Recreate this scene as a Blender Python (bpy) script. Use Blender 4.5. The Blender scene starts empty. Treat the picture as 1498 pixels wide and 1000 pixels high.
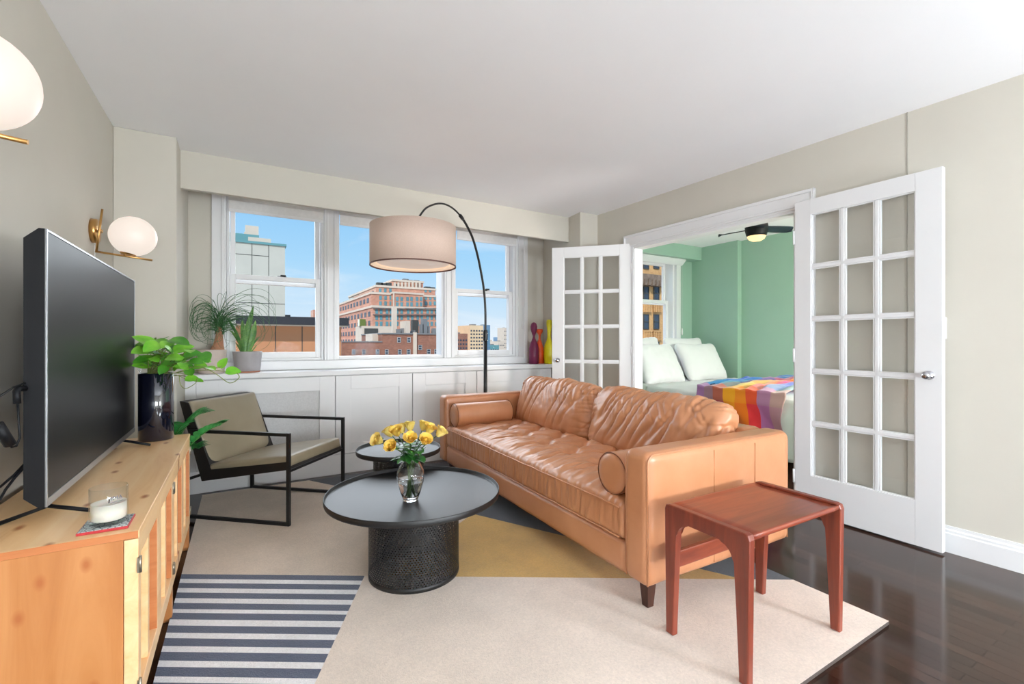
import bpy, bmesh, math, random
from mathutils import Vector, Matrix, noise
PI = math.pi
random.seed(7)
C = bpy.context.scene.collection
H0 = 1.12                                  # camera height
TH = math.atan(400/672.)                   # camera yaw

# ------------------------------------------------------------------ helpers
def newbm(): return bmesh.new()
def box(bm, x0, y0, z0, x1, y1, z1, bv=0.0, mi=0, M=None, seg=2):
    r = bmesh.ops.create_cube(bm, size=1.0)
    vs = r['verts']
    for v in vs:
        v.co = Vector(((x0+x1)/2+v.co.x*(x1-x0), (y0+y1)/2+v.co.y*(y1-y0), (z0+z1)/2+v.co.z*(z1-z0)))
    fs = set(f for v in vs for f in v.link_faces)
    if bv > 0:
        es = list(set(e for v in vs for e in v.link_edges))
        rr = bmesh.ops.bevel(bm, geom=es, offset=bv, segments=seg, profile=0.5, affect='EDGES')
        fs = set(f for f in fs if f.is_valid) | set(rr['faces'])
        vs = list(set(v for f in fs for v in f.verts))
    for f in fs:
        if f.is_valid: f.material_index = mi
    if M is not None:
        for v in vs:
            if v.is_valid: v.co = M @ v.co
    return vs
def tube(bm, pts, r, seg=10, cap=True, mi=0):
    pts = [Vector(p) for p in pts]
    n = len(pts); rings = []
    up = None
    for i, p in enumerate(pts):
        if i == 0: t = pts[1]-pts[0]
        elif i == n-1: t = pts[-1]-pts[-2]
        else: t = (pts[i+1]-pts[i]).normalized()+(pts[i]-pts[i-1]).normalized()
        t.normalize()
        if up is None:
            a = Vector((0,0,1)) if abs(t.z) < .9 else Vector((1,0,0))
            up = (a - t*a.dot(t)).normalized()
        else:
            up = up - t*up.dot(t)
            if up.length < 1e-6: up = t.orthogonal()
            up.normalize()
        s = t.cross(up)
        rr = r(i/(n-1)) if callable(r) else r
        rings.append([bm.verts.new(p+(up*math.cos(2*PI*k/seg)+s*math.sin(2*PI*k/seg))*rr) for k in range(seg)])
    for a, b in zip(rings[:-1], rings[1:]):
        for k in range(seg):
            f = bm.faces.new((a[k], a[(k+1)%seg], b[(k+1)%seg], b[k])); f.smooth = True; f.material_index = mi
    if cap:
        for rg in (rings[0][::-1], rings[-1]):
            f = bm.faces.new(rg); f.material_index = mi
def lathe(bm, prof, seg=40, c=(0,0,0), mi=0, sx=1.0, sy=1.0, smooth=True):
    rings = []
    for r, z in prof:
        if r < 1e-5: rings.append([bm.verts.new((c[0], c[1], c[2]+z))])
        else: rings.append([bm.verts.new((c[0]+sx*r*math.cos(2*PI*k/seg), c[1]+sy*r*math.sin(2*PI*k/seg), c[2]+z)) for k in range(seg)])
    for a, b in zip(rings[:-1], rings[1:]):
        for k in range(seg):
            k2 = (k+1)%seg
            if len(a) == 1 and len(b) == 1: continue
            if len(a) == 1: f = bm.faces.new((a[0], b[k], b[k2]))
            elif len(b) == 1: f = bm.faces.new((a[k], a[k2], b[0]))
            else: f = bm.faces.new((a[k], a[k2], b[k2], b[k]))
            f.smooth = smooth; f.material_index = mi
def prism(bm, poly, axis, a, b, mi=0):
    """extrude 2D polygon along axis ('x','y','z') from a to b"""
    def P(u, v, w):
        return {'x': (w, u, v), 'y': (u, w, v), 'z': (u, v, w)}[axis]
    A = [bm.verts.new(P(u, v, a)) for u, v in poly]
    B = [bm.verts.new(P(u, v, b)) for u, v in poly]
    n = len(poly)
    fs = [bm.faces.new(A), bm.faces.new(B[::-1])]
    for i in range(n): fs.append(bm.faces.new((A[i], B[i], B[(i+1)%n], A[(i+1)%n])))
    for f in fs: f.material_index = mi
    return A+B
def roundbox(bm, hx, hy, hz, r, n=(24,24,10), disp=None, shape=None, mi=0):
    """rounded box centred at origin on a fine cube grid, optional displacement"""
    def spread(k, m): return -1+2*k/m
    start = []
    cache = {}
    def V(ix, iy, iz):
        key = (ix, iy, iz)
        if key in cache: return cache[key]
        q = Vector((hx*spread(ix, n[0]), hy*spread(iy, n[1]), hz*spread(iz, n[2])))
        core = Vector((max(-hx+r, min(hx-r, q.x)), max(-hy+r, min(hy-r, q.y)), max(-hz+r, min(hz-r, q.z))))
        d = q-core
        nn = d.normalized() if d.length > 1e-9 else Vector((0,0,1))
        p = core+nn*r
        if shape: p = shape(p, nn)
        if disp: p = p+nn*disp(p, nn)
        v = bm.verts.new(p); cache[key] = v
        return v
    def quad(a, b, c, d):
        f = bm.faces.new((V(*a), V(*b), V(*c), V(*d))); f.smooth = True; f.material_index = mi
    X, Y, Z = n
    for i in range(X):
        for j in range(Y):
            quad((i,j,0),(i,j+1,0),(i+1,j+1,0),(i+1,j,0))
            quad((i,j,Z),(i+1,j,Z),(i+1,j+1,Z),(i,j+1,Z))
    for i in range(X):
        for k in range(Z):
            quad((i,0,k),(i+1,0,k),(i+1,0,k+1),(i,0,k+1))
            quad((i,Y,k),(i,Y,k+1),(i+1,Y,k+1),(i+1,Y,k))
    for j in range(Y):
        for k in range(Z):
            quad((0,j,k),(0,j,k+1),(0,j+1,k+1),(0,j+1,k))
            quad((X,j,k),(X,j+1,k),(X,j+1,k+1),(X,j,k+1))
    return list(cache.values())
def xform(bm, verts, M):
    for v in verts: v.co = M @ v.co
def obj(name, bm, mat, parent=None, M=None, smooth=None):
    if M is not None: bmesh.ops.transform(bm, matrix=M, verts=bm.verts)
    bmesh.ops.recalc_face_normals(bm, faces=bm.faces)
    me = bpy.data.meshes.new(name)
    if smooth:
        for f in bm.faces: f.smooth = True
    bm.to_mesh(me); bm.free()
    for m in (mat if isinstance(mat, (list, tuple)) else [mat]): me.materials.append(m)
    o = bpy.data.objects.new(name, me); C.objects.link(o)
    if parent: o.parent = parent
    return o
def tag(o, label, cat, group=None, kind=None):
    o['label'] = label; o['category'] = cat
    if group: o['group'] = group
    if kind: o['kind'] = kind
    return o
def thing(name, label, cat, loc=(0,0,0), rz=0, group=None):
    o = bpy.data.objects.new(name, None); C.objects.link(o)
    o.empty_display_size = .05
    o.location = loc; o.rotation_euler = (0,0,rz)
    return tag(o, label, cat, group)
def struct(name, bm, mat, parent=None, M=None):
    o = obj(name, bm, mat, parent, M)
    if not parent: o['kind'] = 'structure'
    return o
def structroot(name, loc=(0,0,0), rz=0, M=None):
    o = bpy.data.objects.new(name, None); C.objects.link(o); o['kind'] = 'structure'
    if M is not None: o.matrix_world = M
    else: o.location = loc; o.rotation_euler = (0,0,rz)
    return o
def sm(t): t = max(0, min(1, t)); return t*t*(3-2*t)
def fbm(x, y, z, o=3):
    s = 0; a = 1; 
    for i in range(o):
        s += a*noise.noise(Vector((x, y, z))); x *= 2.03; y *= 2.03; z *= 2.03; a *= .5
    return s
def ridge(x, y, z): return 1-min(1, abs(noise.noise(Vector((x, y, z))))*3.0)

# ------------------------------------------------------------------ materials
def nodemat(name):
    m = bpy.data.materials.new(name); m.use_nodes = True
    nt = m.node_tree; b = nt.nodes['Principled BSDF']
    return m, nt, b
def setc(b, k, v):
    if k in b.inputs: b.inputs[k].default_value = v
def s2l(c):
    return tuple((x/255/12.92 if x/255 <= .04045 else ((x/255+.055)/1.055)**2.4) for x in c)+(1,)
def texco(nt, scale=(1,1,1), rot=(0,0,0), src='Object'):
    t = nt.nodes.new('ShaderNodeTexCoord'); mp = nt.nodes.new('ShaderNodeMapping')
    mp.inputs['Scale'].default_value = scale; mp.inputs['Rotation'].default_value = rot
    nt.links.new(t.outputs[src], mp.inputs['Vector']); return mp.outputs['Vector']
def noisen(nt, vec, scale, detail=4, rough=.55, dist=0):
    n = nt.nodes.new('ShaderNodeTexNoise'); n.inputs['Scale'].default_value = scale
    n.inputs['Detail'].default_value = detail; n.inputs['Roughness'].default_value = rough; n.inputs['Distortion'].default_value = dist
    nt.links.new(vec, n.inputs['Vector']); return n.outputs['Fac']
def ramp(nt, fac, stops, interp='LINEAR'):
    r = nt.nodes.new('ShaderNodeValToRGB'); r.color_ramp.interpolation = interp
    e = r.color_ramp.elements
    while len(e) < len(stops): e.new(.5)
    for x, (p, c) in zip(e, stops): x.position = p; x.color = c if len(c) == 4 else tuple(c)+(1,)
    nt.links.new(fac, r.inputs['Fac']); return r.outputs['Color']
def bump(nt, b, fac, strength=.2, dist=.01):
    n = nt.nodes.new('ShaderNodeBump'); n.inputs['Strength'].default_value = strength; n.inputs['Distance'].default_value = dist
    nt.links.new(fac, n.inputs['Height']); nt.links.new(n.outputs['Normal'], b.inputs['Normal'])
def plain(name, rgb, rough=.5, metal=0, nscale=30, var=.04, bstr=0, spec=.5, coat=0, sheen=0, bscale=None):
    m, nt, b = nodemat(name)
    c = s2l(rgb) if max(rgb) > 1.01 else tuple(rgb)+(1,)
    v = texco(nt)
    f = noisen(nt, v, nscale)
    lo = tuple(x*(1-var) for x in c[:3])+(1,); hi = tuple(min(1, x*(1+var)) for x in c[:3])+(1,)
    nt.links.new(ramp(nt, f, [(.3, lo), (.7, hi)]), b.inputs['Base Color'])
    setc(b, 'Roughness', rough); setc(b, 'Metallic', metal); setc(b, 'Specular IOR Level', spec)
    setc(b, 'Coat Weight', coat); setc(b, 'Sheen Weight', sheen)
    if bstr: bump(nt, b, noisen(nt, v, bscale or nscale*4), bstr)
    return m
def emit(name, rgb, s):
    m, nt, b = nodemat(name)
    setc(b, 'Base Color', tuple(.25*x for x in s2l(rgb)[:3])+(1,)); setc(b, 'Emission Color', s2l(rgb)); setc(b, 'Emission Strength', s)
    setc(b, 'Roughness', .4)
    return m
def pane(name, refl=.04, tint=(1,1,1,1)):
    """thin clear sheet: mostly transparent, mirror share rising toward grazing angles (same from both sides)"""
    m = bpy.data.materials.new(name); m.use_nodes = True; nt = m.node_tree; nt.nodes.clear()
    o = nt.nodes.new('ShaderNodeOutputMaterial'); mx = nt.nodes.new('ShaderNodeMixShader')
    t = nt.nodes.new('ShaderNodeBsdfTransparent'); g = nt.nodes.new('ShaderNodeBsdfGlossy')
    t.inputs['Color'].default_value = tint; g.inputs['Roughness'].default_value = .01
    ge = nt.nodes.new('ShaderNodeNewGeometry'); d = nt.nodes.new('ShaderNodeVectorMath'); d.operation = 'DOT_PRODUCT'
    nt.links.new(ge.outputs['Incoming'], d.inputs[0]); nt.links.new(ge.outputs['Normal'], d.inputs[1])
    def mth(op, a, v=None, second=None):
        n = nt.nodes.new('ShaderNodeMath'); n.operation = op
        if isinstance(a, (int, float)): n.inputs[0].default_value = a
        else: nt.links.new(a, n.inputs[0])
        if v is not None:
            if isinstance(v, (int, float)): n.inputs[1].default_value = v
            else: nt.links.new(v, n.inputs[1])
        return n.outputs[0]
    c = mth('ABSOLUTE', d.outputs['Value']); k = mth('SUBTRACT', 1.0, c); p = mth('POWER', k, 5.0)
    f = mth('ADD', mth('MULTIPLY', p, .6), refl/2)
    nt.links.new(f, mx.inputs[0]); nt.links.new(t.outputs[0], mx.inputs[1]); nt.links.new(g.outputs[0], mx.inputs[2])
    nt.links.new(mx.outputs[0], o.inputs['Surface']); return m
def glass(name, rgb=(1,1,1), ior=1.45, rough=0):
    m, nt, b = nodemat(name); setc(b, 'Base Color', tuple(rgb)+(1,)); setc(b, 'Roughness', rough)
    setc(b, 'Transmission Weight', 1.0); setc(b, 'IOR', ior); return m
def wood(name, dark, mid, light, grain_axis='y', rough=.45, sc=1.0, knots=False, coat=0, bstr=.05):
    m, nt, b = nodemat(name)
    s = {'x': (1.2, 14, 14), 'y': (14, 1.2, 14), 'z': (14, 14, 1.2)}[grain_axis]
    v = texco(nt, tuple(k*sc for k in s))
    f = noisen(nt, v, 1.3, 6, .6, 1.2)
    col = ramp(nt, f, [(.25, s2l(dark)), (.5, s2l(mid)), (.75, s2l(light))])
    if knots:
        v2 = texco(nt, (7, 3.4, 1) if grain_axis != 'z' else (7, 1, 4.2), (0,0,0) if grain_axis != 'z' else (PI/2,0,0))
        vo = nt.nodes.new('ShaderNodeTexVoronoi'); vo.voronoi_dimensions = '2D'; vo.inputs['Scale'].default_value = 1.0
        nt.links.new(v2, vo.inputs['Vector'])
        kf = ramp(nt, vo.outputs['Distance'], [(.025, (1,1,1,1)), (.10, (0,0,0,1))])
        mx = nt.nodes.new('ShaderNodeMixRGB'); mx.blend_type = 'MIX'
        nt.links.new(kf, mx.inputs[0]); nt.links.new(col, mx.inputs[1]); mx.inputs[2].default_value = s2l((168,96,48))
        col = mx.outputs[0]
    nt.links.new(col, b.inputs['Base Color'])
    setc(b, 'Roughness', rough); setc(b, 'Coat Weight', coat); setc(b, 'Coat Roughness', .15)
    if bstr: bump(nt, b, f, bstr, .004)
    return m

M = {}
M['wall'] = plain('wall_paint', (203,198,187), .75, nscale=3, var=.015, bstr=.03, bscale=180)
M['wall2'] = M['wall']
M['ceil'] = plain('ceiling_paint', (246,246,248), .8, nscale=2, var=.01)
M['trim'] = plain('white_trim_paint', (232,232,233), .38, nscale=4, var=.01)
M['cab'] = plain('white_cabinet_paint', (226,226,227), .42, nscale=4, var=.01)
M['green'] = plain('green_wall_paint', (152,184,166), .36, nscale=3, var=.02, bstr=.02, bscale=160)
M['blackm'] = plain('black_powder_metal', (20,20,21), .42, 0.0, spec=.5)
M['blackp'] = plain('black_plastic', (13,14,18), .5, spec=.25)
M['chrome'] = plain('chrome_metal', (200,200,205), .12, 1.0)
M['brass'] = plain('brushed_brass', (205,160,100), .3, 1.0)
M['steel'] = plain('silver_bezel', (150,152,156), .3, .9)
M['pane'] = pane('window_glass', .0015)
M['dpane'] = pane('door_glass', .05, (.98,.985,.985,1))
M['glass'] = glass('clear_glass')
M['tumbler'] = pane('thin_tumbler_glass', .08, (.97,.98,.98,1))
M['water'] = glass('water', (.97,.99,1), 1.33)
M['opal'] = emit('opal_globe_glow', (255,240,228), .74)

# dark plank floor
def floor_mat():
    m, nt, b = nodemat('dark_plank_floor')
    v = texco(nt, (1,1,1), (0,0,PI/2))
    br = nt.nodes.new('ShaderNodeTexBrick'); nt.links.new(v, br.inputs['Vector'])
    br.inputs['Scale'].default_value = 1.0; br.inputs['Brick Width'].default_value = 1.1; br.inputs['Row Height'].default_value = .057
    br.inputs['Mortar Size'].default_value = .0024; br.inputs['Mortar Smooth'].default_value = .2
    br.inputs['Color1'].default_value = s2l((66,44,34)); br.inputs['Color2'].default_value = s2l((42,28,22)); br.inputs['Mortar'].default_value = s2l((14,10,8))
    v2 = texco(nt, (18, 1.4, 1)); f = noisen(nt, v2, 3, 6)
    mx = nt.nodes.new('ShaderNodeMixRGB'); mx.blend_type = 'MULTIPLY'; mx.inputs[0].default_value = .5
    nt.links.new(br.outputs['Color'], mx.inputs[1]); nt.links.new(ramp(nt, f, [(.3,(.6,.6,.6,1)),(.7,(1.2,1.2,1.2,1))]), mx.inputs[2])
    nt.links.new(mx.outputs[0], b.inputs['Base Color'])
    setc(b, 'Roughness', .12); setc(b, 'Specular IOR Level', .42)
    bump(nt, b, br.outputs['Fac'], -.5, .003)
    return m
M['floor'] = floor_mat()
def leather(name, rgb, rgb2):
    m, nt, b = nodemat(name)
    v = texco(nt); f = noisen(nt, v, 3.0, 5)
    nt.links.new(ramp(nt, f, [(.3, s2l(rgb)), (.7, s2l(rgb2))]), b.inputs['Base Color'])
    vo = nt.nodes.new('ShaderNodeTexVoronoi'); vo.inputs['Scale'].default_value = 260; nt.links.new(v, vo.inputs['Vector'])
    f2 = noisen(nt, v, 22, 4)
    ad = nt.nodes.new('ShaderNodeMath'); ad.operation = 'MULTIPLY_ADD'; ad.inputs[1].default_value = .12
    nt.links.new(vo.outputs['Distance'], ad.inputs[0]); nt.links.new(f2, ad.inputs[2])
    bump(nt, b, ad.outputs[0], .16, .006)
    setc(b, 'Roughness', .34); setc(b, 'Specular IOR Level', .6)
    return m
M['leather'] = leather('caramel_leather', (184,122,82), (200,141,102))
M['taupe'] = leather('taupe_leather', (134,122,100), (148,136,114))
M['blackl'] = plain('black_leather', (24,20,19), .45, bstr=.08, bscale=200)
M['seam'] = plain('dark_leather_piping', (120,66,34), .55)
M['wleg'] = wood('walnut_leg', (52,26,18), (70,36,24), (84,44,30), 'z')
M['teak'] = wood('teak_table_wood', (104,40,24), (128,54,32), (150,70,42), 'x', .33, 1.2, coat=.25)
M['teakz'] = wood('teak_leg_wood', (98,38,24), (120,50,32), (142,64,40), 'z', .35, 1.2, coat=.2)
M['teaky'] = wood('teak_side_frame_wood', (98,38,24), (120,50,32), (142,64,40), 'y', .35, 1.2, coat=.2)
M['pine'] = wood('knotty_pine_top', (226,176,120), (240,198,146), (246,212,166), 'y', .42, .8, knots=True, coat=.1)
M['pinez'] = wood('knotty_pine_side', (168,104,54), (184,120,66), (198,136,82), 'z', .42, .6, knots=True, coat=.1)
M['pineedge'] = wood('pine_edge', (168,96,52), (190,116,66), (200,130,80), 'x', .5, 1.0)

def cane_mat():
    m, nt, b = nodemat('woven_cane_webbing')
    v = texco(nt, (1,1,1), (PI/4,0,0)); 
    br = nt.nodes.new('ShaderNodeTexChecker'); br.inputs['Scale'].default_value = 150
    nt.links.new(v, br.inputs['Vector'])
    br.inputs['Color1'].default_value = s2l((238,222,196)); br.inputs['Color2'].default_value = s2l((170,136,104))
    nt.links.new(br.outputs['Color'], b.inputs['Base Color']); setc(b, 'Roughness', .6)
    bump(nt, b, br.outputs['Fac'], .4, .002)
    return m
M['cane'] = cane_mat()
def rugm(name, rgb, var=.08):
    m, nt, b = nodemat(name)
    v = texco(nt)
    f = noisen(nt, v, 5, 3); f2 = noisen(nt, v, 240, 3)
    c = s2l(rgb)
    nt.links.new(ramp(nt, f, [(.3, tuple(x*(1-var) for x in c[:3])), (.7, tuple(x*(1+var*.5) for x in c[:3]))]), b.inputs['Base Color'])
    mx = nt.nodes.new('ShaderNodeMixRGB'); mx.blend_type = 'MULTIPLY'; mx.inputs[0].default_value = 1
    src = b.inputs['Base Color'].links[0].from_socket
    f3 = noisen(nt, v, 110, 3, .7)
    nt.links.new(src, mx.inputs[1]); nt.links.new(ramp(nt, f3, [(.32, (.90,.90,.90,1)), (.68, (1.07,1.07,1.07,1))]), mx.inputs[2]); nt.links.new(mx.outputs[0], b.inputs['Base Color'])
    setc(b, 'Roughness', .95); setc(b, 'Specular IOR Level', .1); setc(b, 'Sheen Weight', .3)
    bump(nt, b, f2, .6, .006)
    return m
RUG = [rugm('rug_cream', (232,217,204)), rugm('rug_beige', (216,198,180)), rugm('rug_navy', (76,84,106)), rugm('rug_mustard', (206,164,88), .14), rugm('rug_charcoal', (58,62,72)), rugm('rug_white_stripe', (240,238,240)), rugm('rug_backing', (60,44,38))]

# ------------------------------------------------------------------ right wall local frame (slightly out of square, as in the place)
WM = Matrix.Translation((3.262, .93, 0)) @ Matrix.Rotation(math.radians(2.08), 4, 'Z')
def W(s, n, z=0): return WM @ Vector((n, s, z))

# ------------------------------------------------------------------ shell
CH = 2.42
b = newbm(); box(b, -1.0, -4.7, -.2, 6.2, 4.75, 0); struct('floor', b, M['floor'])
b = newbm(); box(b, -1.0, -4.7, CH, 6.2, 4.75, CH+.3); struct('ceiling', b, M['ceil'])
b = newbm(); box(b, -.9, -4.6, 0, -.65, 4.7, CH); struct('wall_left', b, M['wall'])
b = newbm(); box(b, -.65, -4.6, 0, 6.0, -4.4, CH); struct('wall_rear', b, M['wall'])
# column left of windows, column right
b = newbm(); box(b, -.65, 3.6, 0, -.338, 4.4, CH, .006); struct('wall_pier', b, M['wall'])
b = newbm()
prism(b, [(2.936,3.6),(3.4,3.6),(3.4,4.4),(3.035,4.4)], 'z', 0, CH); struct('wall_corner_pier', b, M['wall'])
# valance board (bulkhead)
b = newbm(); box(b, -.34, 3.82, 2.163, 2.97, 3.86, CH); struct('wall_soffit', b, M['wall'])
# window wall
WY = 4.38
b = newbm()
WX0, WX1, WZ0, WZ1 = -.085, 2.68, .96, 2.40
box(b, -.65, WY, 0, WX0, WY+.25, CH); box(b, WX1, WY, 0, 3.3, WY+.25, CH)
box(b, WX0, WY, 0, WX1, WY+.25, WZ0); box(b, WX0, WY, WZ1, WX1, WY+.25, CH)
struct('wall_window', b, M['wall'])
# right wall with the wide doorway
S0, S1, OZ = .748, 2.180, 2.01
b = newbm()
box(b, 0, -5.6, 0, .085, S0, CH); box(b, 0, S1, 0, .085, 3.47, CH); box(b, 0, S0, OZ, .085, S1, CH)
struct('wall_right', b, M['wall'], M=WM)
b = newbm()
box(b, .086, -5.6, 0, .099, S0-.002, CH); box(b, .086, S1+.002, 0, .099, 3.47, CH); box(b, .086, S0-.002, OZ+.002, .099, S1+.002, CH)
struct('wall_bedroom_partition', b, M['green'], M=WM)
# bedroom walls
b = newbm()
BWX0, BWX1, BWZ0, BWZ1 = 3.95, 5.15, .85, 2.24
BY = 4.26
box(b, 3.3, BY, 0, BWX0, BY+.2, CH); box(b, BWX1, BY, 0, 6.0, BY+.2, CH)
box(b, BWX0, BY, 0, BWX1, BY+.2, BWZ0); box(b, BWX0, BY, BWZ1, BWX1, BY+.2, CH)
struct('wall_bedroom_window', b, M['green'])
b = newbm(); box(b, 5.48, 3.57, 0, 6.0, BY, CH); box(b, 5.56, -4.4, 0, 6.0, 3.57, CH); struct('wall_bedroom_right', b, M['green'])
b = newbm(); box(b, 3.3, 4.1, 2.243, 5.48, BY, CH); struct('wall_bedroom_soffit', b, M['green'])
b = newbm(); box(b, 3.5, -.6, 0, 5.56, -.5, CH); struct('wall_bedroom_rear', b, M['green'])

# baseboards
def baseboard(name, M_, segs):
    b = newbm()
    for s0, s1 in segs:
        prism(b, [(0,0),(-.016,0),(-.016,.10),(-.012,.106),(-.012,.118),(-.006,.124),(-.006,.14),(0,.14)][::-1] if 0 else [(0,0),(-.016,0),(-.016,.10),(-.012,.106),(-.012,.118),(-.006,.124),(-.006,.14),(0,.14)], 'y', s0, s1)
    struct(name, b, M['trim'], M=M_)
baseboard('baseboard_right', WM, [(-5.3, S0-.09), (S1+.09, 2.66)])
b = newbm(); box(b, -.65, -4.4, 0, -.636, 3.6, .13); struct('baseboard_left', b, M['trim'])
b = newbm(); box(b, -.636, 3.586, 0, -.338, 3.6, .13); struct('baseboard_pier', b, M['trim'])
# wall seam batten, a little darker than the wall
b = newbm(); box(b, -.003, .158, .14, 0, .164, CH); struct('trim_3', b, plain('seam_line_paint', (168,163,152), .8), M=WM)

# doorway casing
b = newbm()
def casing(b, s0, s1, z0, z1, n0=0.0):
    box(b, -.018, s0, z0, n0, s1, z1, .003)
cw = .115
casing(b, S0-cw, S0, 0, OZ); casing(b, S1, S1+cw, 0, OZ)
casing(b, S0-cw, S1+cw, OZ, OZ+cw)
for (a0,a1,c0,c1) in ((S0-cw, S0-cw+.02, 0, OZ+cw), (S1+cw-.02, S1+cw, 0, OZ+cw), (S0-cw, S1+cw, OZ+cw-.022, OZ+cw), (S0-cw+.03,S1+cw-.03,OZ+.012,OZ+.03)):
    box(b, -.028, a0, c0, -.01, a1, c1, .004)
# jamb lining
box(b, -.01, S0-.001, 0, .10, S0+.018, OZ, .001); box(b, -.01, S1-.012, 0, .10, S1+.001, OZ, .001); box(b, -.01, S0, OZ-.018, .10, S1, OZ+.001, .001)
struct('trim_1', b, M['trim'], M=WM)

# ------------------------------------------------------------------ french door leaf
def leaf(name, width, hinge, end, mirror=False, knob_z=.93):
    """hinge, end: world xy; local x runs hinge->end, local y<0 is the side facing the room"""
    hx, hy = hinge; ex, ey = end
    ang = math.atan2(ey-hy, ex-hx)
    root = structroot(name, (hx, hy, .012), ang)
    T = .036; Ht = 2.03
    sl, sr, zb, zt = .100, .115, .245, .098
    sgn = -1 if mirror else 1
    y0, y1 = (0, T*sgn) if sgn > 0 else (T*sgn, 0)
    b = newbm()
    box(b, 0, y0, 0, sl, y1, Ht, .002); box(b, width-sr, y0, 0, width, y1, Ht, .002)
    box(b, sl, y0, 0, width-sr, y1, zb, .0); box(b, sl, y0, Ht-zt, width-sr, y1, Ht, .0)
    gw = width-sl-sr; gh = Ht-zb-zt; mw = .024
    my0, my1 = y0+.006, y1-.006
    for k in (1, 2):
        x = sl+gw*k/3; box(b, x-mw/2, my0, zb, x+mw/2, my1, Ht-zt, .005)
    for k in range(1, 5):
        z = zb+gh*k/5; box(b, sl, my0, z-mw/2, width-sr, my1, z+mw/2, .005)
    # sticking round each light
    for k in range(3):
        for j in range(5):
            xa = sl+gw*k/3+(mw/2 if k else 0); xb = sl+gw*(k+1)/3-(mw/2 if k < 2 else 0)
            za = zb+gh*j/5+(mw/2 if j else 0); zc = zb+gh*(j+1)/5-(mw/2 if j < 4 else 0)
            ym = (y0+y1)/2
            e = .006
            box(b, xa, ym-.010, za, xa+e, ym+.010, zc); box(b, xb-e, ym-.010, za, xb, ym+.010, zc)
            box(b, xa+e, ym-.010, za, xb-e, ym+.010, za+e); box(b, xa+e, ym-.010, zc-e, xb-e, ym+.010, zc)
    obj('door_frame', b, M['trim'], root)
    b = newbm(); ym = (y0+y1)/2
    box(b, sl+.001, ym-.002, zb+.001, width-sr-.001, ym+.002, Ht-zt-.001); obj('door_glass', b, M['dpane'], root)
    for side in (-1, 1):
        b = newbm(); yy = y0 if side < 0 else y1
        prof = [(0,0),(.024,0),(.024,.004),(.010,.007),(.008,.022),(.016,.030),(.021,.040),(.018,.052),(.010,.057),(0,.058)]
        lathe(b, prof, 20)
        bmesh.ops.transform(b, matrix=Matrix.Translation((width-.055, yy, knob_z)) @ Matrix.Rotation(PI/2*(1 if side < 0 else -1), 4, 'X'), verts=b.verts)
        o = obj('door_knob', b, M['chrome'], root)
        if side<0: b = None
    for hz in (.22, 1.02, 1.80):
        b = newbm(); tube(b, [(-.006, 0 if sgn > 0 else 0, hz-.045), (-.006, 0, hz+.045)], .006, 10); obj('hinge', b, M['trim'], root)
    return root
hA = W(.735, -.060); eA = W(-.012, -.092)
leaf('door_2', (eA-hA).length, (hA.x, hA.y), (eA.x, eA.y), mirror=False)
# local +y for door 2 points...: direction hinge->end is -Y, so +y local is +X (toward wall): room face at y=0
hB = (3.160, 3.135); eB = (2.645, 3.675)
leaf('door_1', math.hypot(eB[0]-hB[0], eB[1]-hB[1]), hB, eB, mirror=True)

# light switch
o = thing('light_switch', 'white wall switch plate just beyond the open glazed door edge', 'light switch', W(.030, 0, 1.195), math.radians(2.08))
b = newbm(); box(b, -.008, -.036, -.058, 0, .036, .058, .003); obj('plate', b, M['trim'], o)
b = newbm(); box(b, -.012, -.010, -.02, -.008, .010, .02, .001); obj('rocker', b, M['trim'], o)

# ------------------------------------------------------------------ windows of the living room
def frame_ring(b, x0, x1, z0, z1, w, y0, y1, bv=.003, wl=None, wr=None, wt=None, wb=None):
    wl = wl or w; wr = wr or w; wt = wt or w; wb = wb or w
    box(b, x0, y0, z0, x0+wl, y1, z1, bv); box(b, x1-wr, y0, z0, x1, y1, z1, bv)
    box(b, x0+wl, y0, z0, x1-wr, y1, z0+wb, bv); box(b, x0+wl, y0, z1-wt, x1-wr, y1, z1, bv)
def dhung(idx, x0, x1, zm=1.645):
    r = structroot('window_%d' % idx, ((x0+x1)/2, WY, WZ0)); 
    T = Matrix.Translation((-(x0+x1)/2, -WY, -WZ0))
    zb, zt = WZ0, 2.36
    b = newbm(); frame_ring(b, x0, x1, zb, zt, .022, WY+.01, WY+.16); obj('window_frame', b, M['trim'], r, T)
    b = newbm(); frame_ring(b, x0+.022, x1-.022, zb+.022, zm+.035, .042, WY+.03, WY+.07, wb=.05, wt=.04); obj('lower_sash', b, M['trim'], r, T)
    b = newbm(); frame_ring(b, x0+.026, x1-.026, zm-.035, zt-.02, .036, WY+.085, WY+.12, wb=.04); obj('upper_sash', b, M['trim'], r, T)
    b = newbm(); box(b, x0+.06, WY+.048, zb+.06, x1-.06, WY+.052, zm); obj('lower_pane', b, M['pane'], r, T)
    b = newbm(); box(b, x0+.06, WY+.1, zm, x1-.06, WY+.104, zt-.05); obj('upper_pane', b, M['pane'], r, T)
    b = newbm(); xm = x0+(x1-x0)*.55
    box(b, xm-.035, WY+.045, zm+.035, xm+.035, WY+.065, zm+.043, .002); box(b, xm-.012, WY+.03, zm+.043, xm+.03, WY+.06, zm+.053, .003)
    obj('sash_lock', b, M['blackm'], r, T)
    return r
dhung(1, WX0, .655)
r = structroot('window_2', (1.28, WY, WZ0)); T = Matrix.Translation((-1.28, -WY, -WZ0))
b = newbm(); frame_ring(b, .765, 1.800, WZ0, 2.36, .022, WY+.01, WY+.16, wb=.03); obj('window_frame', b, M['trim'], r, T)
b = newbm(); box(b, .785, WY+.07, WZ0+.03, 1.785, WY+.076, 2.34); obj('fixed_pane', b, M['pane'], r, T)
dhung(3, 1.905, WX1-.03)
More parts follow.
